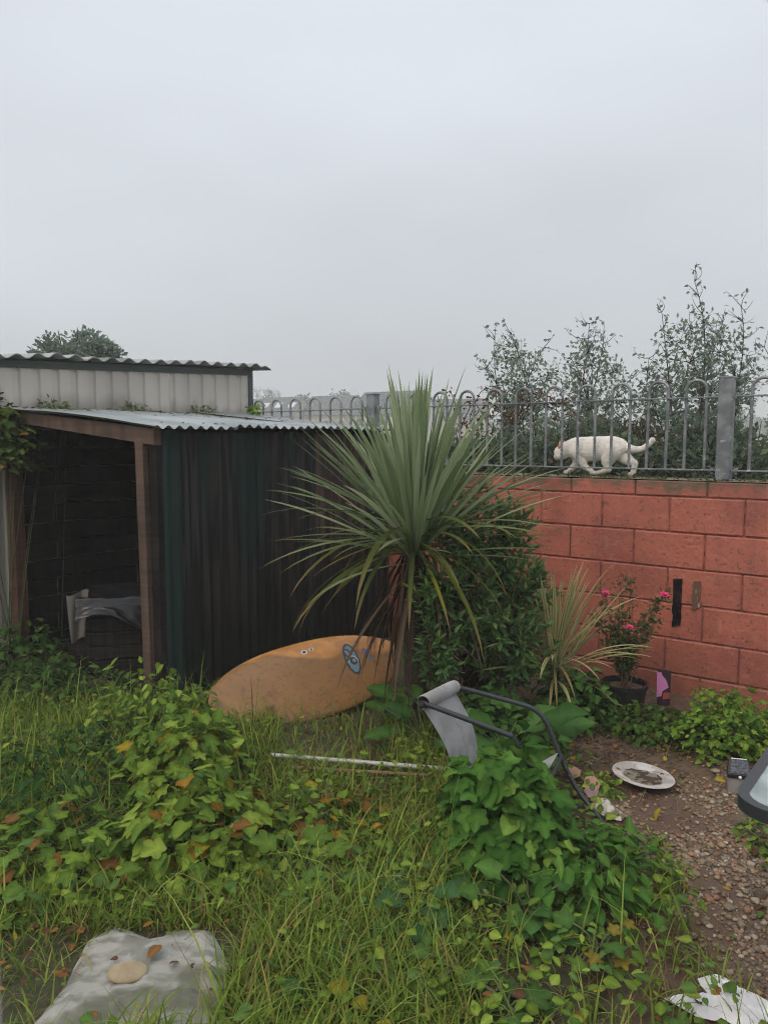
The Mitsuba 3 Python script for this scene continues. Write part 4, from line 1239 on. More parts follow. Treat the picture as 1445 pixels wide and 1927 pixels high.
mat('solar_cell', proc(lambda p, n, uv: mix((0.035, 0.037, 0.05), (0.10, 0.105, 0.125), smoothstep(0.35, 0.65, fbm(p.x * 150, p.y * 150, p.z * 150)))), 0.2)
mat('lamp_lens', (0.30, 0.30, 0.30), 0.35)
mat('sensor_dot', (0.75, 0.75, 0.75), 0.3)
lp = thing('solar_lamp', 'small black solar wall lamp standing on the ground by the glass table', 'solar lamp')
LM = frame((1.605, 3.36, 0.0), (0.97, -0.22, -0.02), (0.2, 0.95, 0.15), (0, -0.15, 0.985))
hd = trimesh.convex.convex_hull(np.array([(-0.052, -0.01, 0.085), (0.052, -0.01, 0.085), (-0.052, -0.012, 0.105), (0.052, -0.012, 0.105), (-0.04, 0.045, 0.155), (0.04, 0.045, 0.155), (-0.046, 0.055, 0.085), (0.046, 0.055, 0.085)]))
add(lp, 'housing', xf(hd, LM), 'black_plastic')
sc = sheet(np.array([[(-0.043, -0.0095, 0.111), (-0.034, 0.0395, 0.1545)], [(0.043, -0.0095, 0.111), (0.034, 0.0395, 0.1545)]], float), 0.0015)
add(lp, 'solar_panel', xf(sc, LM), 'solar_cell')
gl = tube([(-0.0335, 0.0405, 0.1565), (0.0335, 0.0405, 0.1565)], 0.0022, 6)
add(lp, 'panel_edge', xf(gl, LM), 'sensor_dot')
add(lp, 'diffuser', xf(box((0, 0.018, 0.038), (0.078, 0.045, 0.093), 0.006), LM), 'lamp_lens')
add(lp, 'sensor', xf(ico((0, -0.0125, 0.094), 0.0075, 2), LM), 'sensor_dot', smooth=True)

# the glass garden table at the right edge
tab = thing('garden_table', 'round cornered glass garden table with black rim at the right edge', 'table')
TZ = 0.68
tc = np.array([0.885, 1.895, 0])


def rrect(l, w, r, inset=0.0):
    return Polygon([(0, 0), (l, 0), (l, w), (0, w)]).buffer(-r - 1e-6).buffer(r - inset, quad_segs=12)


TAB = frame(tc, -V, U, Z)
TL, TW = 1.2, 0.75
ring = rrect(TL, TW, 0.10).difference(rrect(TL, TW, 0.10, 0.028))
rm = trimesh.creation.extrude_polygon(ring, 0.034, engine='earcut')
rm.apply_translation((0, 0, TZ - 0.034))
add(tab, 'rim', xf(rm, TAB), 'black_metal', smooth=30)
gl = trimesh.creation.extrude_polygon(rrect(TL, TW, 0.10, 0.024), 0.005, engine='earcut')
gl.apply_translation((0, 0, TZ - 0.009))
scene['frosted_glass'] = {'type': 'blendbsdf', 'weight': 0.35, 'a': {'type': 'thindielectric'}, 'b': {'type': 'twosided', 'bsdf': {'type': 'principled', 'base_color': {'type': 'rgb', 'value': [0.42, 0.47, 0.46]}, 'roughness': 0.15}}}
mat('table_glass', proc(lambda p, n, uv: mix((0.30, 0.345, 0.345), (0.21, 0.25, 0.245), smoothstep(0.4, 0.65, fbm(p.x * 12, p.y * 12)))), 0.07, specular=0.9)
add(tab, 'glass_top', xf(gl, TAB), 'table_glass')
for lx, ly, dx, dy in ((0.16, 0.16, -0.10, 0.02), (TL - 0.16, 0.16, 0.08, -0.06), (0.16, TW - 0.16, -0.08, 0.06), (TL - 0.16, TW - 0.16, 0.08, 0.06)):
    path = spline([(lx + 0.05, ly, TZ - 0.03), (lx + 0.07, ly, 0.45), (lx + 0.08, ly, 0.22), (lx + 0.05, ly + dy * 0.5, 0.07), (lx + dx * 0.5, ly + dy, 0.016), (lx + dx, ly + dy * 1.6, 0.016)], 22)
    add(tab, 'leg', xf(tube(path, 0.0145, 12), TAB), 'black_metal', smooth=40)


def crumple(poly, z, amp, seed, freq=9.0, step=0.012, ridge=0.5):
    """A crumpled sheet with the outline poly lying on the ground."""
    from scipy.spatial import Delaunay
    x0, y0, x1, y1 = poly.bounds
    X, Y = np.meshgrid(np.arange(x0, x1, step), np.arange(y0, y1, step), indexing='ij')
    pts = np.stack([X.ravel(), Y.ravel()], -1)
    pts = pts[contains_xy(poly.buffer(-step * 0.6), pts[:, 0], pts[:, 1])]
    L = poly.exterior.length
    rim = np.array([poly.exterior.interpolate(d).coords[0] for d in np.arange(0, L, step * 0.8)])
    pts = np.vstack([pts, rim])
    tri = Delaunay(pts).simplices
    cen = pts[tri].mean(1)
    tri = tri[contains_xy(poly, cen[:, 0], cen[:, 1])]
    P_ = np.stack([pts[:, 0] * freq, pts[:, 1] * freq, 0 * pts[:, 0]], -1)
    warp = meshkit.fbm(P_ * 0.6 + 7, 2, seed=seed + 4)[:, None] * [1.6, -1.2, 0]
    rdg = 1 - np.abs(2 * meshkit.noise(P_ + warp, seed) - 1)
    rdg2 = 1 - np.abs(2 * meshkit.noise(P_ * 2.3 + warp * 2, seed + 2) - 1)
    soft = meshkit.fbm(P_ * 0.45, 2, seed=seed + 1)
    edge = np.clip(np.array([poly.exterior.distance(Point(q)) for q in pts]) / 0.05, 0, 1)
    H = ground_z(pts[:, 0], pts[:, 1]) + z * (0.35 + 0.65 * edge) + amp * (ridge * (rdg + 0.4 * rdg2) + soft) * (0.3 + 0.7 * edge)
    m = trimesh.Trimesh(np.c_[pts, H], tri, process=False)
    if m.face_normals[:, 2].mean() < 0:
        m.invert()
    return m


mat('white_cloth', proc(lambda p, n, uv: mix((0.74, 0.74, 0.77), (0.62, 0.62, 0.65), smoothstep(0.45, 0.7, fbm(p.x * 16, p.y * 16)))), 0.85)
cl = Polygon([(0.932, 2.127), (0.98, 2.14), (0.998, 2.129), (1.017, 2.091), (1.063, 2.061), (1.09, 2.03), (1.18, 2.0), (1.24, 1.9), (1.12, 1.82), (0.98, 1.86), (0.957, 1.943), (0.923, 1.975), (0.902, 1.964), (0.86, 1.969), (0.841, 1.987), (0.802, 2.038), (0.832, 2.056), (0.888, 2.056), (0.945, 2.044), (0.930, 2.10)])
solo('white_cloth', 'crumpled white cloth on the gravel at the bottom right corner', 'cloth', crumple(cl.buffer(0.012).buffer(-0.004), 0.022, 0.030, 3, freq=16, step=0.005), 'white_cloth', smooth=True)
mat('dirty_cloth', proc(lambda p, n, uv: mix((0.55, 0.52, 0.46), (0.16, 0.14, 0.11), smoothstep(0.50, 0.66, fbm(p.x * 45, p.y * 45)))), 0.9)
cl2 = Polygon([(0.885, 3.20), (0.94, 3.235), (0.99, 3.19), (1.02, 3.10), (0.985, 3.06), (0.93, 3.09), (0.90, 3.14)])
solo('dirty_cloth', 'small dirty white rag on the soil by the chair foot', 'rag', crumple(cl2, 0.03, 0.045, 5, freq=22, step=0.006), 'dirty_cloth', smooth=True)
mat('terracotta', (0.36, 0.20, 0.145), 0.8)
mat('pink_clay', (0.36, 0.21, 0.23), 0.8)
for j, (lab, x, y, s, m, rot) in enumerate((('broken salmon coloured pot shard beside the chair leg, uppermost of three', 0.885, 3.46, 0.042, 'terracotta', 0.3), ('broken salmon coloured pot shard leaning below the first', 0.935, 3.34, 0.046, 'terracotta', 1.1), ('pinkish shard nearest the dirty rag', 0.91, 3.255, 0.036, 'pink_clay', 2.0))):
    r5 = np.random.default_rng(j + 200)
    poly = Polygon([(math.cos(a) * s * r5.uniform(0.7, 1.1), math.sin(a) * s * r5.uniform(0.6, 1.0)) for a in np.linspace(0, 2 * np.pi, 7)[:-1]])
    m_ = trimesh.creation.extrude_polygon(poly, 0.009, engine='earcut')
    m_ = m_.subdivide().subdivide()
    m_.vertices[:, 2] += -6 * m_.vertices[:, 0] ** 2
    m_.apply_transform(trimesh.transformations.rotation_matrix(rot, Z))
    m_.apply_transform(trimesh.transformations.rotation_matrix(0.75, (1, 0, 0)))
    m_.apply_translation((x, y, 0.05 + float(ground_z(x, y))))
    solo('pot_shard', lab, 'shard', m_, m, smooth=20)

# pale crumpled sack at the bottom left
def sack_col(p, n, uv):
    g = fbm(p.x * 14, p.y * 30, p.z * 20)
    c = mix((0.31, 0.305, 0.275), (0.20, 0.197, 0.17), smoothstep(0.4, 0.65, g))
    return mix(c, (0.085, 0.088, 0.055), smoothstep(0.52, 0.72, fbm(p.x * 9, p.y * 9, 7.0)) * 0.7)


mat('sacking', proc(sack_col), 0.8)
sk = thing('rubble_sack', 'dull pale crumpled plastic sheet sack lying in the bottom left corner', 'sack')
spoly = Polygon([(-0.94, 1.90), (-0.915, 2.11), (-0.925, 2.30), (-0.875, 2.375), (-0.79, 2.31), (-0.725, 2.285), (-0.675, 2.345), (-0.565, 2.33), (-0.475, 2.17), (-0.45, 1.92)]).buffer(0.03).buffer(-0.015)
add(sk, 'body', crumple(spoly, 0.012, 0.024, 31, freq=13.0, step=0.006, ridge=0.8), 'sacking', smooth=True)
solo('tan_stone', 'flat tan stone resting on the pale sack', 'stone', xf(ico((0, 0, 0), 0.05, 3, (1.15, 0.75, 0.32)), frame((-0.745, 2.10, 0.062), (1, 0.1, 0), (-0.1, 1, 0.15), (0, -0.15, 1))), 'tan_rock', smooth=True)
mat('tan_rock', proc(lambda p, n, uv: mix((0.36, 0.29, 0.18), (0.26, 0.20, 0.125), fbm(p.x * 40, p.y * 40))), 0.8)

# ------------------------------------------------------------------ the white cat
def S_(p, r):
    return m3.Manifold.sphere(r, 20).translate(tuple(p))


def chain(pts, rs):
    return [m3.Manifold.batch_hull([S_(a, ra), S_(b, rb)]) for a, b, ra, rb in zip(pts, pts[1:], rs, rs[1:])]


cparts = []
q = lambda x, y, d=0.0: (-(x - 640) * 0.00061, d, (606 - y) * 0.00061)    # the cat's own plane: forward is +x
SP, HP = 0.028, 0.030
# trunk: ribcage, belly, loin
cparts += chain([q(400, 320), q(470, 320), q(600, 318), q(720, 312), q(840, 300), q(900, 300)], [0.070, 0.082, 0.084, 0.080, 0.074, 0.064])
cparts += chain([q(400, 250), q(560, 240), q(800, 238), q(900, 262)], [0.036, 0.036, 0.038, 0.036])
cparts += chain([q(480, 395), q(640, 400), q(740, 380)], [0.034, 0.034, 0.030])
# neck and head, carried low
cparts += chain([q(410, 300), q(330, 315), q(265, 345)], [0.068, 0.058, 0.050])
cparts += chain([q(262, 350), q(218, 368)], [0.050, 0.050])
cparts += chain([q(220, 385), q(166, 410)], [0.038, 0.021])
for s in (-1, 1):
    cparts += [S_(q(212, 392, s * 0.018), 0.032), S_(q(182, 410, s * 0.010), 0.017)]
# legs: near side is -depth (towards the camera)
cparts += chain([q(430, 340, -SP), q(500, 440, -SP), q(520, 515, -SP), q(600, 560, -SP), q(632, 590, -SP)], [0.055, 0.034, 0.022, 0.0165, 0.015])
cparts += chain([q(632, 592, -SP), q(612, 596, -SP)], [0.0165, 0.013])
cparts += chain([q(410, 340, SP), q(400, 440, SP), q(395, 480, SP), q(330, 555, SP), q(290, 588, SP)], [0.055, 0.034, 0.023, 0.018, 0.015])
cparts += chain([q(290, 590, SP), q(262, 592, SP)], [0.0165, 0.014])
cparts += chain([q(860, 330, -HP), q(800, 430, -HP), q(790, 470, -HP), q(812, 545, -HP), q(700, 585, -HP), q(655, 592, -HP)], [0.064, 0.046, 0.034, 0.0185, 0.015, 0.0155])
cparts += chain([q(880, 320, HP), q(960, 410, HP), q(1000, 440, HP), q(1072, 470, HP), q(1062, 550, HP), q(1050, 590, HP)], [0.062, 0.044, 0.034, 0.020, 0.0165, 0.016])
cparts += chain([q(1050, 592, HP), q(1024, 594, HP)], [0.017, 0.014])
# tail
tail = spline([(*q(920, 275)[:1], 0, q(920, 275)[2]), (*q(1000, 302)[:1], 0, q(1000, 302)[2]), (*q(1090, 322)[:1], -0.01, q(1090, 322)[2]), (*q(1170, 312)[:1], -0.01, q(1170, 312)[2]), (*q(1235, 265)[:1], -0.005, q(1235, 265)[2]), (*q(1272, 218)[:1], 0, q(1272, 218)[2])], 12)
cparts += chain([tuple(t) for t in tail], list(np.linspace(0.036, 0.017, 12) - 0.006 * np.sin(np.linspace(0, np.pi, 12))))
body = m3.Manifold.batch_boolean(cparts, m3.OpType.Add).refine_to_length(0.006)
bmesh = body.to_mesh()
bm = trimesh.Trimesh(bmesh.vert_properties[:, :3], bmesh.tri_verts, process=True)
trimesh.smoothing.filter_taubin(bm, lamb=0.5, nu=0.505, iterations=60)
CATM = WALL @ frame((1.125, 0.180, 1.372), (1, 0.0, 0), (0, 0.86, 0), Z)
bm.apply_transform(CATM)
if bm.volume < 0:
    bm.invert()


def fur(p, n, uv):
    a = p.x * -0.788 + p.y * 0.615
    g = noise(a * 55, p.z * 190, p.y * 60)
    c = mix((0.80, 0.775, 0.73), (0.75, 0.72, 0.675), smoothstep(0.3, 0.8, g))
    dirt = smoothstep(1.46, 1.38, p.z) * fbm(p.x * 30, p.y * 30, p.z * 30)
    return mix(c, (0.50, 0.42, 0.34), dirt * 0.5)


bump('white_fur', proc(fur), lambda p, n, uv: noise((p.x * -0.788 + p.y * 0.615) * 160, p.z * 420, p.y * 200), 0.0002, 0.9, sheen=0.5)
kitty = thing('cat', 'white cat walking left along the wall behind the railings', 'cat')
add(kitty, 'body', bm, 'white_fur', smooth=True)
mat('ear_pink', (0.66, 0.33, 0.26), 0.8)
mat('nose_pink', (0.55, 0.25, 0.22), 0.5)
mat('cat_eye', (0.10, 0.09, 0.03), 0.15)
for s in (-1, 1):
    ear = []
    for an in np.linspace(0, 2 * np.pi, 9)[:-1]:
        ear.append(np.array([math.cos(an) * 0.014, math.sin(an) * 0.023, 0]))
    ear.append(np.array([-0.006, s * 0.004, 0.054]))
    em = trimesh.convex.convex_hull(np.array(ear))
    em = em.subdivide()
    em.apply_transform(trimesh.transformations.rotation_matrix(math.radians(-14 * s), (1, 0, 0)))
    em.apply_translation(np.array(q(222, 300, s * 0.030)) - [0, 0, 0.002])
    em.apply_transform(CATM)
    add(kitty, 'ear', em, 'ear_pink', smooth=True, label='pinkish ear')
    add(kitty, 'eye', xf(ico(q(184, 366, s * 0.029), 0.0070, 2), CATM), 'cat_eye', smooth=True)
add(kitty, 'nose', xf(ico(q(134, 408), 0.0065, 2, (0.8, 1.1, 0.8)), CATM), 'nose_pink', smooth=True)
rng = np.random.default_rng(77)
hp, hf = trimesh.sample.sample_surface(bm, 14000, seed=77)
hn = bm.face_normals[hf]
back_ = -V * 1.0 + Z * -0.25
hd_ = back_ - hn * (hn @ back_)[:, None]
hd_ = hd_ / (np.linalg.norm(hd_, axis=1, keepdims=True) + 1e-6) + hn * 0.42 + rng.normal(0, 0.18, hn.shape)
hl = rng.uniform(0.006, 0.013, len(hp))[:, None]
hs = np.cross(hd_, hn)
hs /= np.linalg.norm(hs, axis=1, keepdims=True) + 1e-9
hv = np.stack([hp - hs * 0.0009, hp + hs * 0.0009, hp + hd_ * hl], 1).reshape(-1, 3)
add(kitty, 'fur', trimesh.Trimesh(hv, np.arange(len(hv)).reshape(-1, 3), process=False), 'white_fur', kind='stuff')

# ------------------------------------------------------------------ beyond the wall: hedge bushes, thorn trees
def crown_mesh(rng, centres, n, size, pal, wts, kind='quad'):
    cs = np.array([c for c, r in centres])
    rs = np.array([r for c, r in centres])
    vol = rs.prod(axis=1) ** (2 / 3)
    i = rng.choice(len(cs), n, p=vol / vol.sum())
    d = rand_unit(rng, n)
    f = 1 + 0.7 * (meshkit.fbm(d * 2.2 + i[:, None] * 3.1, 3, seed=1) - 0.5) * 2
    p = cs[i] + d * rs[i] * (rng.uniform(0.25, 1, n) ** 0.5 * f)[:, None]
    return leaf_quads(rng, p, d + [0, 0, 0.2], size, pal, wts)


def leaf_quads(rng, p, d, size, pal, wts):
    n = len(p)
    ld = d + rng.normal(scale=0.9, size=(n, 3))
    up = rng.normal(scale=0.6, size=(n, 3)) + [0, 0, 0.8]
    M = leaf_frames(p, ld, up, rng.uniform(size[0], size[1], n), rng)
    q4 = np.array([(0, 0, 0), (-0.3, 0.5, 0.05), (0, 1, -0.1), (0.3, 0.5, 0.05)])
    v = np.einsum('kij,nj->kni', M[:, :3, :3], q4) + M[:, None, :3, 3]
    f = np.array([[0, 2, 1], [0, 3, 2]])[None] + (np.arange(n) * 4)[:, None, None]
    clump = 0.75 + 0.5 * meshkit.fbm(p * 3.0, 2, seed=6)
    c = np.asarray(pal)[rng.choice(len(pal), n, p=np.asarray(wts) / np.sum(wts))] * (rng.uniform(0.7, 1.3, n) * clump)[:, None]
    return trimesh.Trimesh(v.reshape(-1, 3), f.reshape(-1, 3), process=False), np.repeat(c, 4, axis=0)


HED = [(0.12, 0.165, 0.105), (0.16, 0.20, 0.13), (0.09, 0.135, 0.09), (0.20, 0.20, 0.14)]
hedges = [
    ('dense dark hedge bush behind the cat', (1.72, 6.7, 1.25), (0.62, 0.5, 0.52), 9000, HED),
    ('hedge bush behind the railings left of the cat', (0.95, 7.2, 1.28), (0.62, 0.5, 0.55), 9000, HED),
    ('dark hedge bush behind the railing post', (2.72, 6.3, 1.25), (0.55, 0.5, 0.52), 9000, HED),
    ('tan and green rough bush at the right edge beyond the railings', (3.45, 6.5, 1.10), (0.5, 0.5, 0.50), 6000, [(0.15, 0.15, 0.065), (0.10, 0.13, 0.05), (0.20, 0.16, 0.09)]),
    ('hedge bush half hidden by the big palm', (0.2, 8.2, 1.1), (0.75, 0.5, 0.5), 6000, HED),
    ('reddish leaved bush between the two thorn trees', (2.25, 7.3, 1.35), (0.5, 0.4, 0.5), 7000, [(0.10, 0.085, 0.055), (0.075, 0.10, 0.05), (0.13, 0.09, 0.065)])]
for j, (lab, c, r, n, pal) in enumerate(hedges):
    rng = np.random.default_rng(300 + j)
    key = thing('hedge_bush', lab, 'bush')
    cen = [(np.array(c) + rand_unit(rng, 1)[0] * np.array(r) * 0.45, np.array(r) * rng.uniform(0.45, 0.75)) for _ in range(9)] + [(np.array(c), np.array(r) * 0.8)]
    m, col = crown_mesh(rng, cen, n, (0.045, 0.085), pal, [0.4, 0.3, 0.3, 0.1][:len(pal)])
    m.vertices[:, 2] = np.maximum(m.vertices[:, 2], 0.02)
    add(key, 'crown', m, 'far_leaf', kind='stuff', color=col)
    ts = []
    for _ in range(16):
        b = np.array([c[0] + rng.normal() * r[0] * 0.3, c[1] + rng.normal() * r[1] * 0.3, 0])
        e = np.array(c) + rand_unit(rng, 1)[0] * np.array(r) * [1, 1, 0.5] + [0, 0, 0.6 * r[2]]
        ts.append(tube(spline([b, (b + e) / 2 + rng.normal(0, 0.06, 3), e], 8), np.linspace(0.014, 0.003, 8), 5))
    add(key, 'stems', cat(ts), 'bark', smooth=True, kind='stuff')


def thorn_tree(label, foot, tips, seed, leafn, lumps, size=(0.035, 0.065), name='thorn_tree'):
    """A sparse young tree: leaders to the given tips, side twigs along them, leaves strung along the twigs."""
    rng = np.random.default_rng(seed)
    key = thing(name, label, 'tree')
    foot = np.asarray(foot, float)
    ts, P, D = [], [], []
    for tip in tips:
        tip = np.asarray(tip, float)
        mid = foot * 0.45 + tip * 0.55 + rng.normal(0, 0.10, 3)
        path = spline([foot + rng.normal(0, 0.05, 3) * [1, 1, 0], foot * 0.75 + tip * 0.25 + [0, 0, 0.12], mid, tip], 20)
        ts.append(tube(path, np.linspace(0.02, 0.003, 20), 5))
        for j in range(7, 20):
            fj = (20 - j) / 13
            for _ in range(3):
                d = rand_unit(rng, 1)[0] * [1, 1, 0.7] + (path[j] - path[j - 1]) / (np.linalg.norm(path[j] - path[j - 1])) * 0.7
                d /= np.linalg.norm(d)
                l = rng.uniform(0.08, 0.18) + 0.30 * fj * rng.uniform(0.3, 1)
                tw = spline([path[j], path[j] + d * l * 0.5 + rng.normal(0, 0.02, 3), path[j] + d * l + [0, 0, 0.03]], 6)
                ts.append(tube(tw, np.linspace(0.004, 0.0015, 6), 4, cap=False))
                dens = rng.uniform(0.35, 1.6) * (0.35 + 0.85 * min(1, fj * 1.6))
                for _ in range(int(leafn * l * 10 * dens)):
                    t = rng.uniform(0.1, 1)
                    i0 = min(4, int(t * 5))
                    P.append(tw[i0] + (tw[i0 + 1] - tw[i0]) * (t * 5 - i0) + rng.normal(0, 0.018, 3))
                    D.append(rand_unit(rng, 1)[0] + d * 0.6)
    for lx, ly, lz, lr in lumps:
        k = int(560 * lr)
        d = rand_unit(rng, k)
        P += list(np.array([lx, ly, lz]) + d * lr * (rng.uniform(0.1, 1, k) ** 0.6 * (0.6 + 0.8 * meshkit.fbm(d * 2.5 + lx, 2, seed=3)))[:, None])
        D += list(d)
        for _ in range(10):
            ts.append(tube(spline([np.array([lx, ly, lz]), np.array([lx, ly, lz]) + rand_unit(rng, 1)[0] * lr * 0.6, np.array([lx, ly, lz]) + rand_unit(rng, 1)[0] * lr], 6), np.linspace(0.004, 0.0015, 6), 4, cap=False))
    m, col = leaf_quads(rng, np.array(P), np.array(D), size, [(0.26, 0.34, 0.27), (0.31, 0.39, 0.30), (0.20, 0.28, 0.22), (0.27, 0.25, 0.20)], [0.4, 0.3, 0.2, 0.1])
    add(key, 'crown', m, 'far_leaf', kind='stuff', color=col)
    add(key, 'branches', cat(ts), 'bark', smooth=True)


thorn_tree('sparse leafy thorn tree left of the other, behind the cat', (1.80, 8.0, 0.0), [(1.12, 7.9, 2.62), (1.30, 8.0, 2.70), (1.62, 7.9, 2.55), (2.10, 8.0, 2.80), (1.95, 8.1, 2.45), (2.25, 8.0, 2.60), (1.50, 8.2, 2.15), (2.55, 8.0, 2.25), (1.80, 7.8, 2.1), (2.05, 7.8, 2.1), (1.2, 7.9, 2.2), (1.05, 7.9, 2.35), (2.45, 8.0, 2.0)], 401, 6.0, [(1.45, 8, 2.2, 0.30), (1.36, 8, 2.45, 0.2), (2.08, 8, 2.2, 0.33), (2.10, 8, 2.5, 0.2), (1.75, 8.1, 1.95, 0.35), (2.45, 8.1, 2.0, 0.3), (1.3, 8.0, 1.95, 0.28), (2.35, 8, 2.3, 0.16), (1.7, 8, 2.3, 0.15)])
thorn_tree('taller twiggy thorn tree with an upright leader right of the cat', (3.10, 7.9, 0.0), [(3.12, 7.9, 3.20), (2.80, 7.9, 2.90), (3.42, 7.9, 2.80), (3.60, 7.9, 2.95), (2.72, 8.0, 2.45), (3.25, 7.8, 2.75), (2.95, 8.0, 2.65), (3.78, 8.0, 2.35), (3.1, 7.8, 2.3), (3.35, 7.9, 2.2), (2.65, 7.9, 2.1), (3.85, 7.9, 2.55), (3.5, 7.8, 2.0)], 402, 6.0, [(3.1, 7.9, 2.4, 0.36), (3.4, 7.9, 2.5, 0.25), (2.9, 7.9, 2.2, 0.32), (3.35, 7.9, 2.1, 0.36), (3.1, 7.9, 2.72, 0.2), (2.75, 7.9, 2.0, 0.26), (3.65, 7.9, 2.15, 0.24), (3.0, 7.9, 1.9, 0.4)])

# bush behind the beige outbuilding, on the left
rng = np.random.default_rng(311)
key = thing('garden_tree', 'round leafy tree showing above the beige outbuilding roof', 'tree')
cen = [(np.array([-4.70 + rng.uniform(-0.45, 0.45), 12.0 + rng.normal() * 0.3, 2.72 + rng.normal() * 0.12]), np.array([0.36, 0.35, 0.40]) * rng.uniform(0.7, 1.1)) for _ in range(10)]
m, col = crown_mesh(rng, cen, 7000, (0.06, 0.11), [(0.19, 0.25, 0.20), (0.15, 0.21, 0.17), (0.23, 0.28, 0.22), (0.2, 0.2, 0.16)], [0.3, 0.3, 0.3, 0.1])
add(key, 'crown', m, 'far_leaf', kind='stuff', color=col)
ts = [tube(spline([(-4.75, 12, 0), (-4.75, 12, 1.2), (-4.75 + rng.normal() * 0.35, 12 + rng.normal() * 0.3, 2.6 + rng.uniform(0, 0.75))], 10), np.linspace(0.05, 0.006, 10), 6) for _ in range(22)]
add(key, 'trunk', cat(ts), 'bark', smooth=True)

# bramble along the railing's far left panel
rng = np.random.default_rng(321)
key = thing('bramble', 'reddish bramble twining round the railing hoops beside the big palm', 'bramble')
ts, P, D = [], [], []
for a0, a1 in ((1.2, 2.1), (1.35, 2.4), (1.6, 2.2), (1.15, 1.7), (1.8, 2.35)):
    pts = [P0 + V * (a0 + (a1 - a0) * t) + U * (0.10 + rng.normal() * 0.03) + Z * (1.75 + 0.22 * rng.uniform(-0.4, 1.0)) for t in np.linspace(0, 1, 6)]
    path = spline(pts, 26)
    ts.append(tube(path, 0.0035, 5))
    for q_ in path:
        for _ in range(2):
            P.append(q_ + rng.normal(0, 0.03, 3))
            D.append(rand_unit(rng, 1)[0])
m, col = leaf_quads(rng, np.array(P), np.array(D), (0.025, 0.045), [(0.16, 0.06, 0.045), (0.20, 0.09, 0.05), (0.08, 0.07, 0.04)], [0.4, 0.3, 0.3])
add(key, 'leaves', m, 'far_leaf', kind='stuff', color=col)
add(key, 'stems', cat(ts), 'stem_red', smooth=True)

# ------------------------------------------------------------------ far houses and trees
mat('slate', (0.075, 0.078, 0.088), 0.7)
mat('slate_dark', (0.055, 0.065, 0.07), 0.7)
mat('render_buff', (0.40, 0.33, 0.24), 0.85)
mat('render_white', (0.55, 0.53, 0.48), 0.85)
mat('window_glass', (0.05, 0.06, 0.07), 0.1)
mat('skylight', (0.55, 0.6, 0.65), 0.15)
mat('white_frame', (0.6, 0.6, 0.58), 0.6)


def house(label, c, yaw, L, W, he, hr, wallm, roofm, skylights=0):
    key = thing('house', label, 'house')
    M = trimesh.transformations.translation_matrix(c) @ trimesh.transformations.rotation_matrix(yaw, Z)
    add(key, 'wall', xf(box((0, 0, he / 2), (L, W, he)), M), wallm)
    for s in (-1, 1):
        g = trimesh.convex.convex_hull(np.array([(s * L / 2, -W / 2, he), (s * L / 2, W / 2, he), (s * L / 2, 0, hr - 0.1), (s * (L / 2 - 0.25), -W / 2, he), (s * (L / 2 - 0.25), W / 2, he), (s * (L / 2 - 0.25), 0, hr - 0.1)]))
        add(key, 'gable', xf(g, M), wallm)
    t = 0.12
    for s in (-1, 1):
        o = 0.35
        k_ = (hr - he) / (W / 2)
        pts = [(x_, s * y_, z_) for x_ in (-L / 2 - 0.2, L / 2 + 0.2) for y_, z_ in ((0, hr), (0, hr - t), (W / 2 + o, he - o * k_), (W / 2 + o, he - o * k_ - t))]
        rk = add(key, 'roof', xf(trimesh.convex.convex_hull(np.array(pts)), M), roofm)
        if s < 0:
            for j in range(skylights):
                x_ = -L / 2 + L * (j + 0.5) / skylights
                y_ = -W / 4
                z_ = he + (W / 2 - W / 4) * k_
                sk_ = sheet(np.array([[(x_ - 0.5, y_ - 0.5, z_ - 0.5 * k_ + 0.06), (x_ - 0.5, y_ + 0.5, z_ + 0.5 * k_ + 0.06)], [(x_ + 0.5, y_ - 0.5, z_ - 0.5 * k_ + 0.06), (x_ + 0.5, y_ + 0.5, z_ + 0.5 * k_ + 0.06)]]), 0.04)
                add(rk, 'skylight', xf(sk_, M), 'skylight')
    n = max(2, int(L // 2.4))
    for fl in range(2):
        for j in range(n):
            x_ = -L / 2 + L * (j + 0.5) / n
            wk = add(key, 'window', xf(box((x_, -W / 2 - 0.02, 1.5 + 2.5 * fl), (1.15, 0.08, 1.15)), M), 'white_frame')
            add(wk, 'pane', xf(box((x_, -W / 2 - 0.065, 1.5 + 2.5 * fl), (0.95, 0.02, 0.95)), M), 'window_glass')
    return key


house('buff house at the far left of the row, mostly hidden by the outbuilding', (-21.3, 117, 0.2), -0.35, 6.0, 7.0, 5.0, 7.7, 'render_buff', 'slate', 0)
house('far buff house with three skylights in its grey roof', (-15.2, 118, 0.2), -0.35, 6.6, 7.0, 5.4, 8.1, 'render_buff', 'slate', 3)
house('far buff house right of the one with skylights', (-7.4, 118, 0.2), -0.35, 7.4, 7.0, 5.6, 8.3, 'render_buff', 'slate', 0)
house('far house with dark roof and pale gable seen through the palm leaves', (1.5, 106, 0.2), -0.55, 9.5, 8.0, 5.2, 8.2, 'render_white', 'slate_dark', 0)
house('far buff house hidden behind the palm top', (11.0, 114, 0.2), -0.3, 8.0, 7.0, 5.0, 7.6, 'render_buff', 'slate', 0)


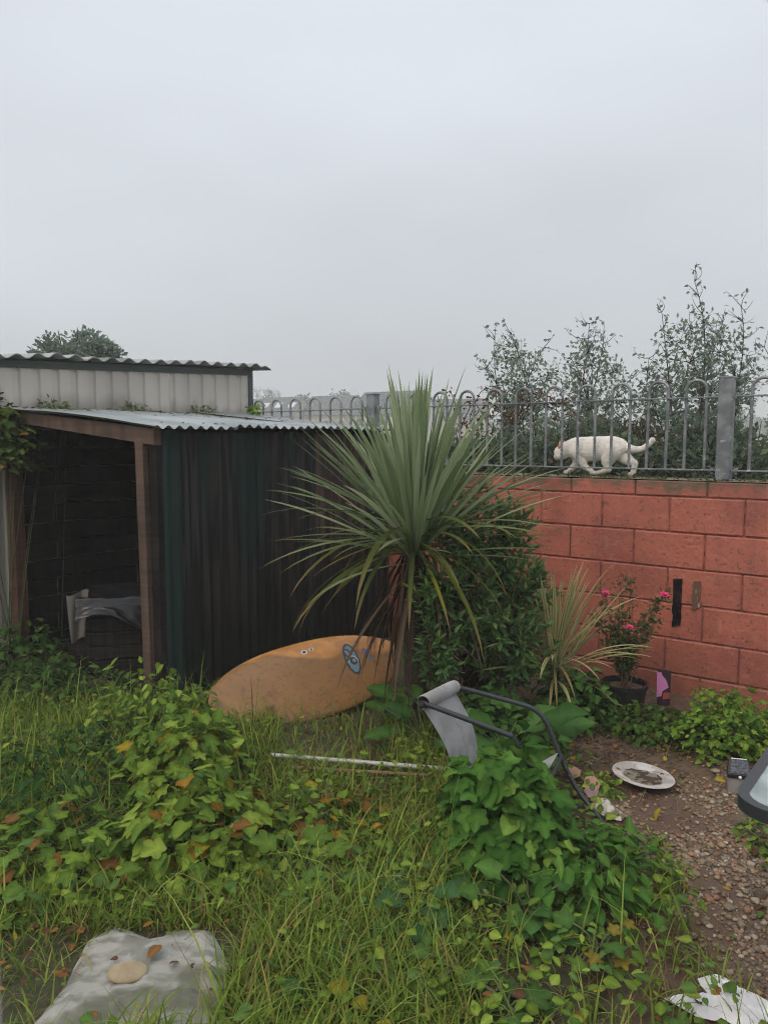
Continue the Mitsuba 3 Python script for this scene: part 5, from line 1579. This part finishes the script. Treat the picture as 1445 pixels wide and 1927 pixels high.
def bare_tree(label, foot, H, seed):
    rng = np.random.default_rng(seed)
    key = thing('bare_tree', label, 'tree')
    ts = []

    def grow(p, d, l, r, depth):
        e = p + d * l
        ts.append(tube(np.array([p, (p + e) / 2 + rng.normal(0, l * 0.04, 3), e]), [r, r * 0.85, r * 0.7], 5, cap=False))
        if depth == 0:
            return
        for _ in range(3 if depth > 1 else 4):
            nd = d + rand_unit(rng, 1)[0] * 0.62 + [0, 0, 0.08]
            nd /= np.linalg.norm(nd)
            grow(e, nd, l * rng.uniform(0.6, 0.82), r * 0.62, depth - 1)

    grow(np.asarray(foot, float), np.array([0, 0, 1.0]), H * 0.33, H * 0.018, 5)
    add(key, 'trunk', tube(np.array([foot, np.array(foot) + [0, 0, H * 0.33]]), [H * 0.022, H * 0.018], 7), 'bark', smooth=True)
    add(key, 'branches', cat(ts), 'bark', kind='stuff')


bare_tree('bare winter tree standing behind the far houses', (-18.0, 126, 0), 11.0, 501)
rng = np.random.default_rng(511)
key = thing('far_tree', 'dark rounded tree clump behind the far houses', 'tree')
cen = [(np.array([-11.5 + rng.normal() * 3.2, 150 + rng.normal() * 2, 6.0 + rng.normal() * 1.2]), np.array([2.6, 2.2, 3.0]) * rng.uniform(0.7, 1.1)) for _ in range(12)]
m, col = crown_mesh(rng, cen, 9000, (0.4, 0.8), [(0.05, 0.06, 0.045), (0.07, 0.08, 0.055)], [0.5, 0.5])
add(key, 'crown', m, 'far_leaf', kind='stuff', color=col)
add(key, 'trunk', cat([tube([(-13 + k * 3, 150, 0), (-13 + k * 3, 150, 5)], 0.3, 6) for k in range(2)]), 'bark')
rng = np.random.default_rng(521)
xs = rng.uniform(-150, 190, 260)
cen = [(np.array([x_, 170 + 25 * math.sin(x_ * 0.03) + rng.normal() * 6, 1.5 + rng.uniform(0, 2.5) + (2.0 if x_ > 30 else 0)]), np.array([4.5, 3.5, 2.8]) * rng.uniform(0.6, 1.3)) for x_ in xs]
m, col = crown_mesh(rng, cen, 30000, (0.7, 1.5), [(0.05, 0.06, 0.045), (0.065, 0.08, 0.05)], [0.5, 0.5])
solo('far_wood', 'grey line of distant trees along the horizon', 'wood', m, 'far_leaf', kind='stuff', color=col)

# ------------------------------------------------------------------ the house window that looks onto the garden
mat('frame_white', (0.42, 0.42, 0.43), 0.5)
wf = thing('window_frame', 'pale window frame at the left edge, close to the camera', 'window frame')
add(wf, 'jamb', box((-0.1187, 0.13, 1.6), (0.07, 0.06, 1.30), 0.003), 'frame_white')
add(wf, 'jamb', box((1.60, 0.13, 1.6), (0.07, 0.06, 1.30), 0.003), 'frame_white')
add(wf, 'head', box((0.75, 0.13, 2.285), (1.77, 0.06, 0.07), 0.003), 'frame_white')
add(wf, 'sill', box((0.75, 0.14, 0.915), (1.80, 0.10, 0.07), 0.003), 'frame_white')

# ------------------------------------------------------------------ drizzle haze
scene['air'] = {'type': 'homogeneous', 'albedo': {'type': 'rgb', 'value': [0.95, 0.955, 0.96]}, 'sigma_t': 0.0042}
scene['haze'] = {'type': 'cube', 'to_world': T().translate([0, 0, 8.0]).scale([420, 420, 9.6]), 'bsdf': {'type': 'null'}, 'interior': {'type': 'ref', 'id': 'air'}}
labels['haze'] = {'kind': 'stuff', 'label': 'thin grey drizzle haze', 'category': 'haze'}
scene['camera']['medium'] = {'type': 'ref', 'id': 'air'}
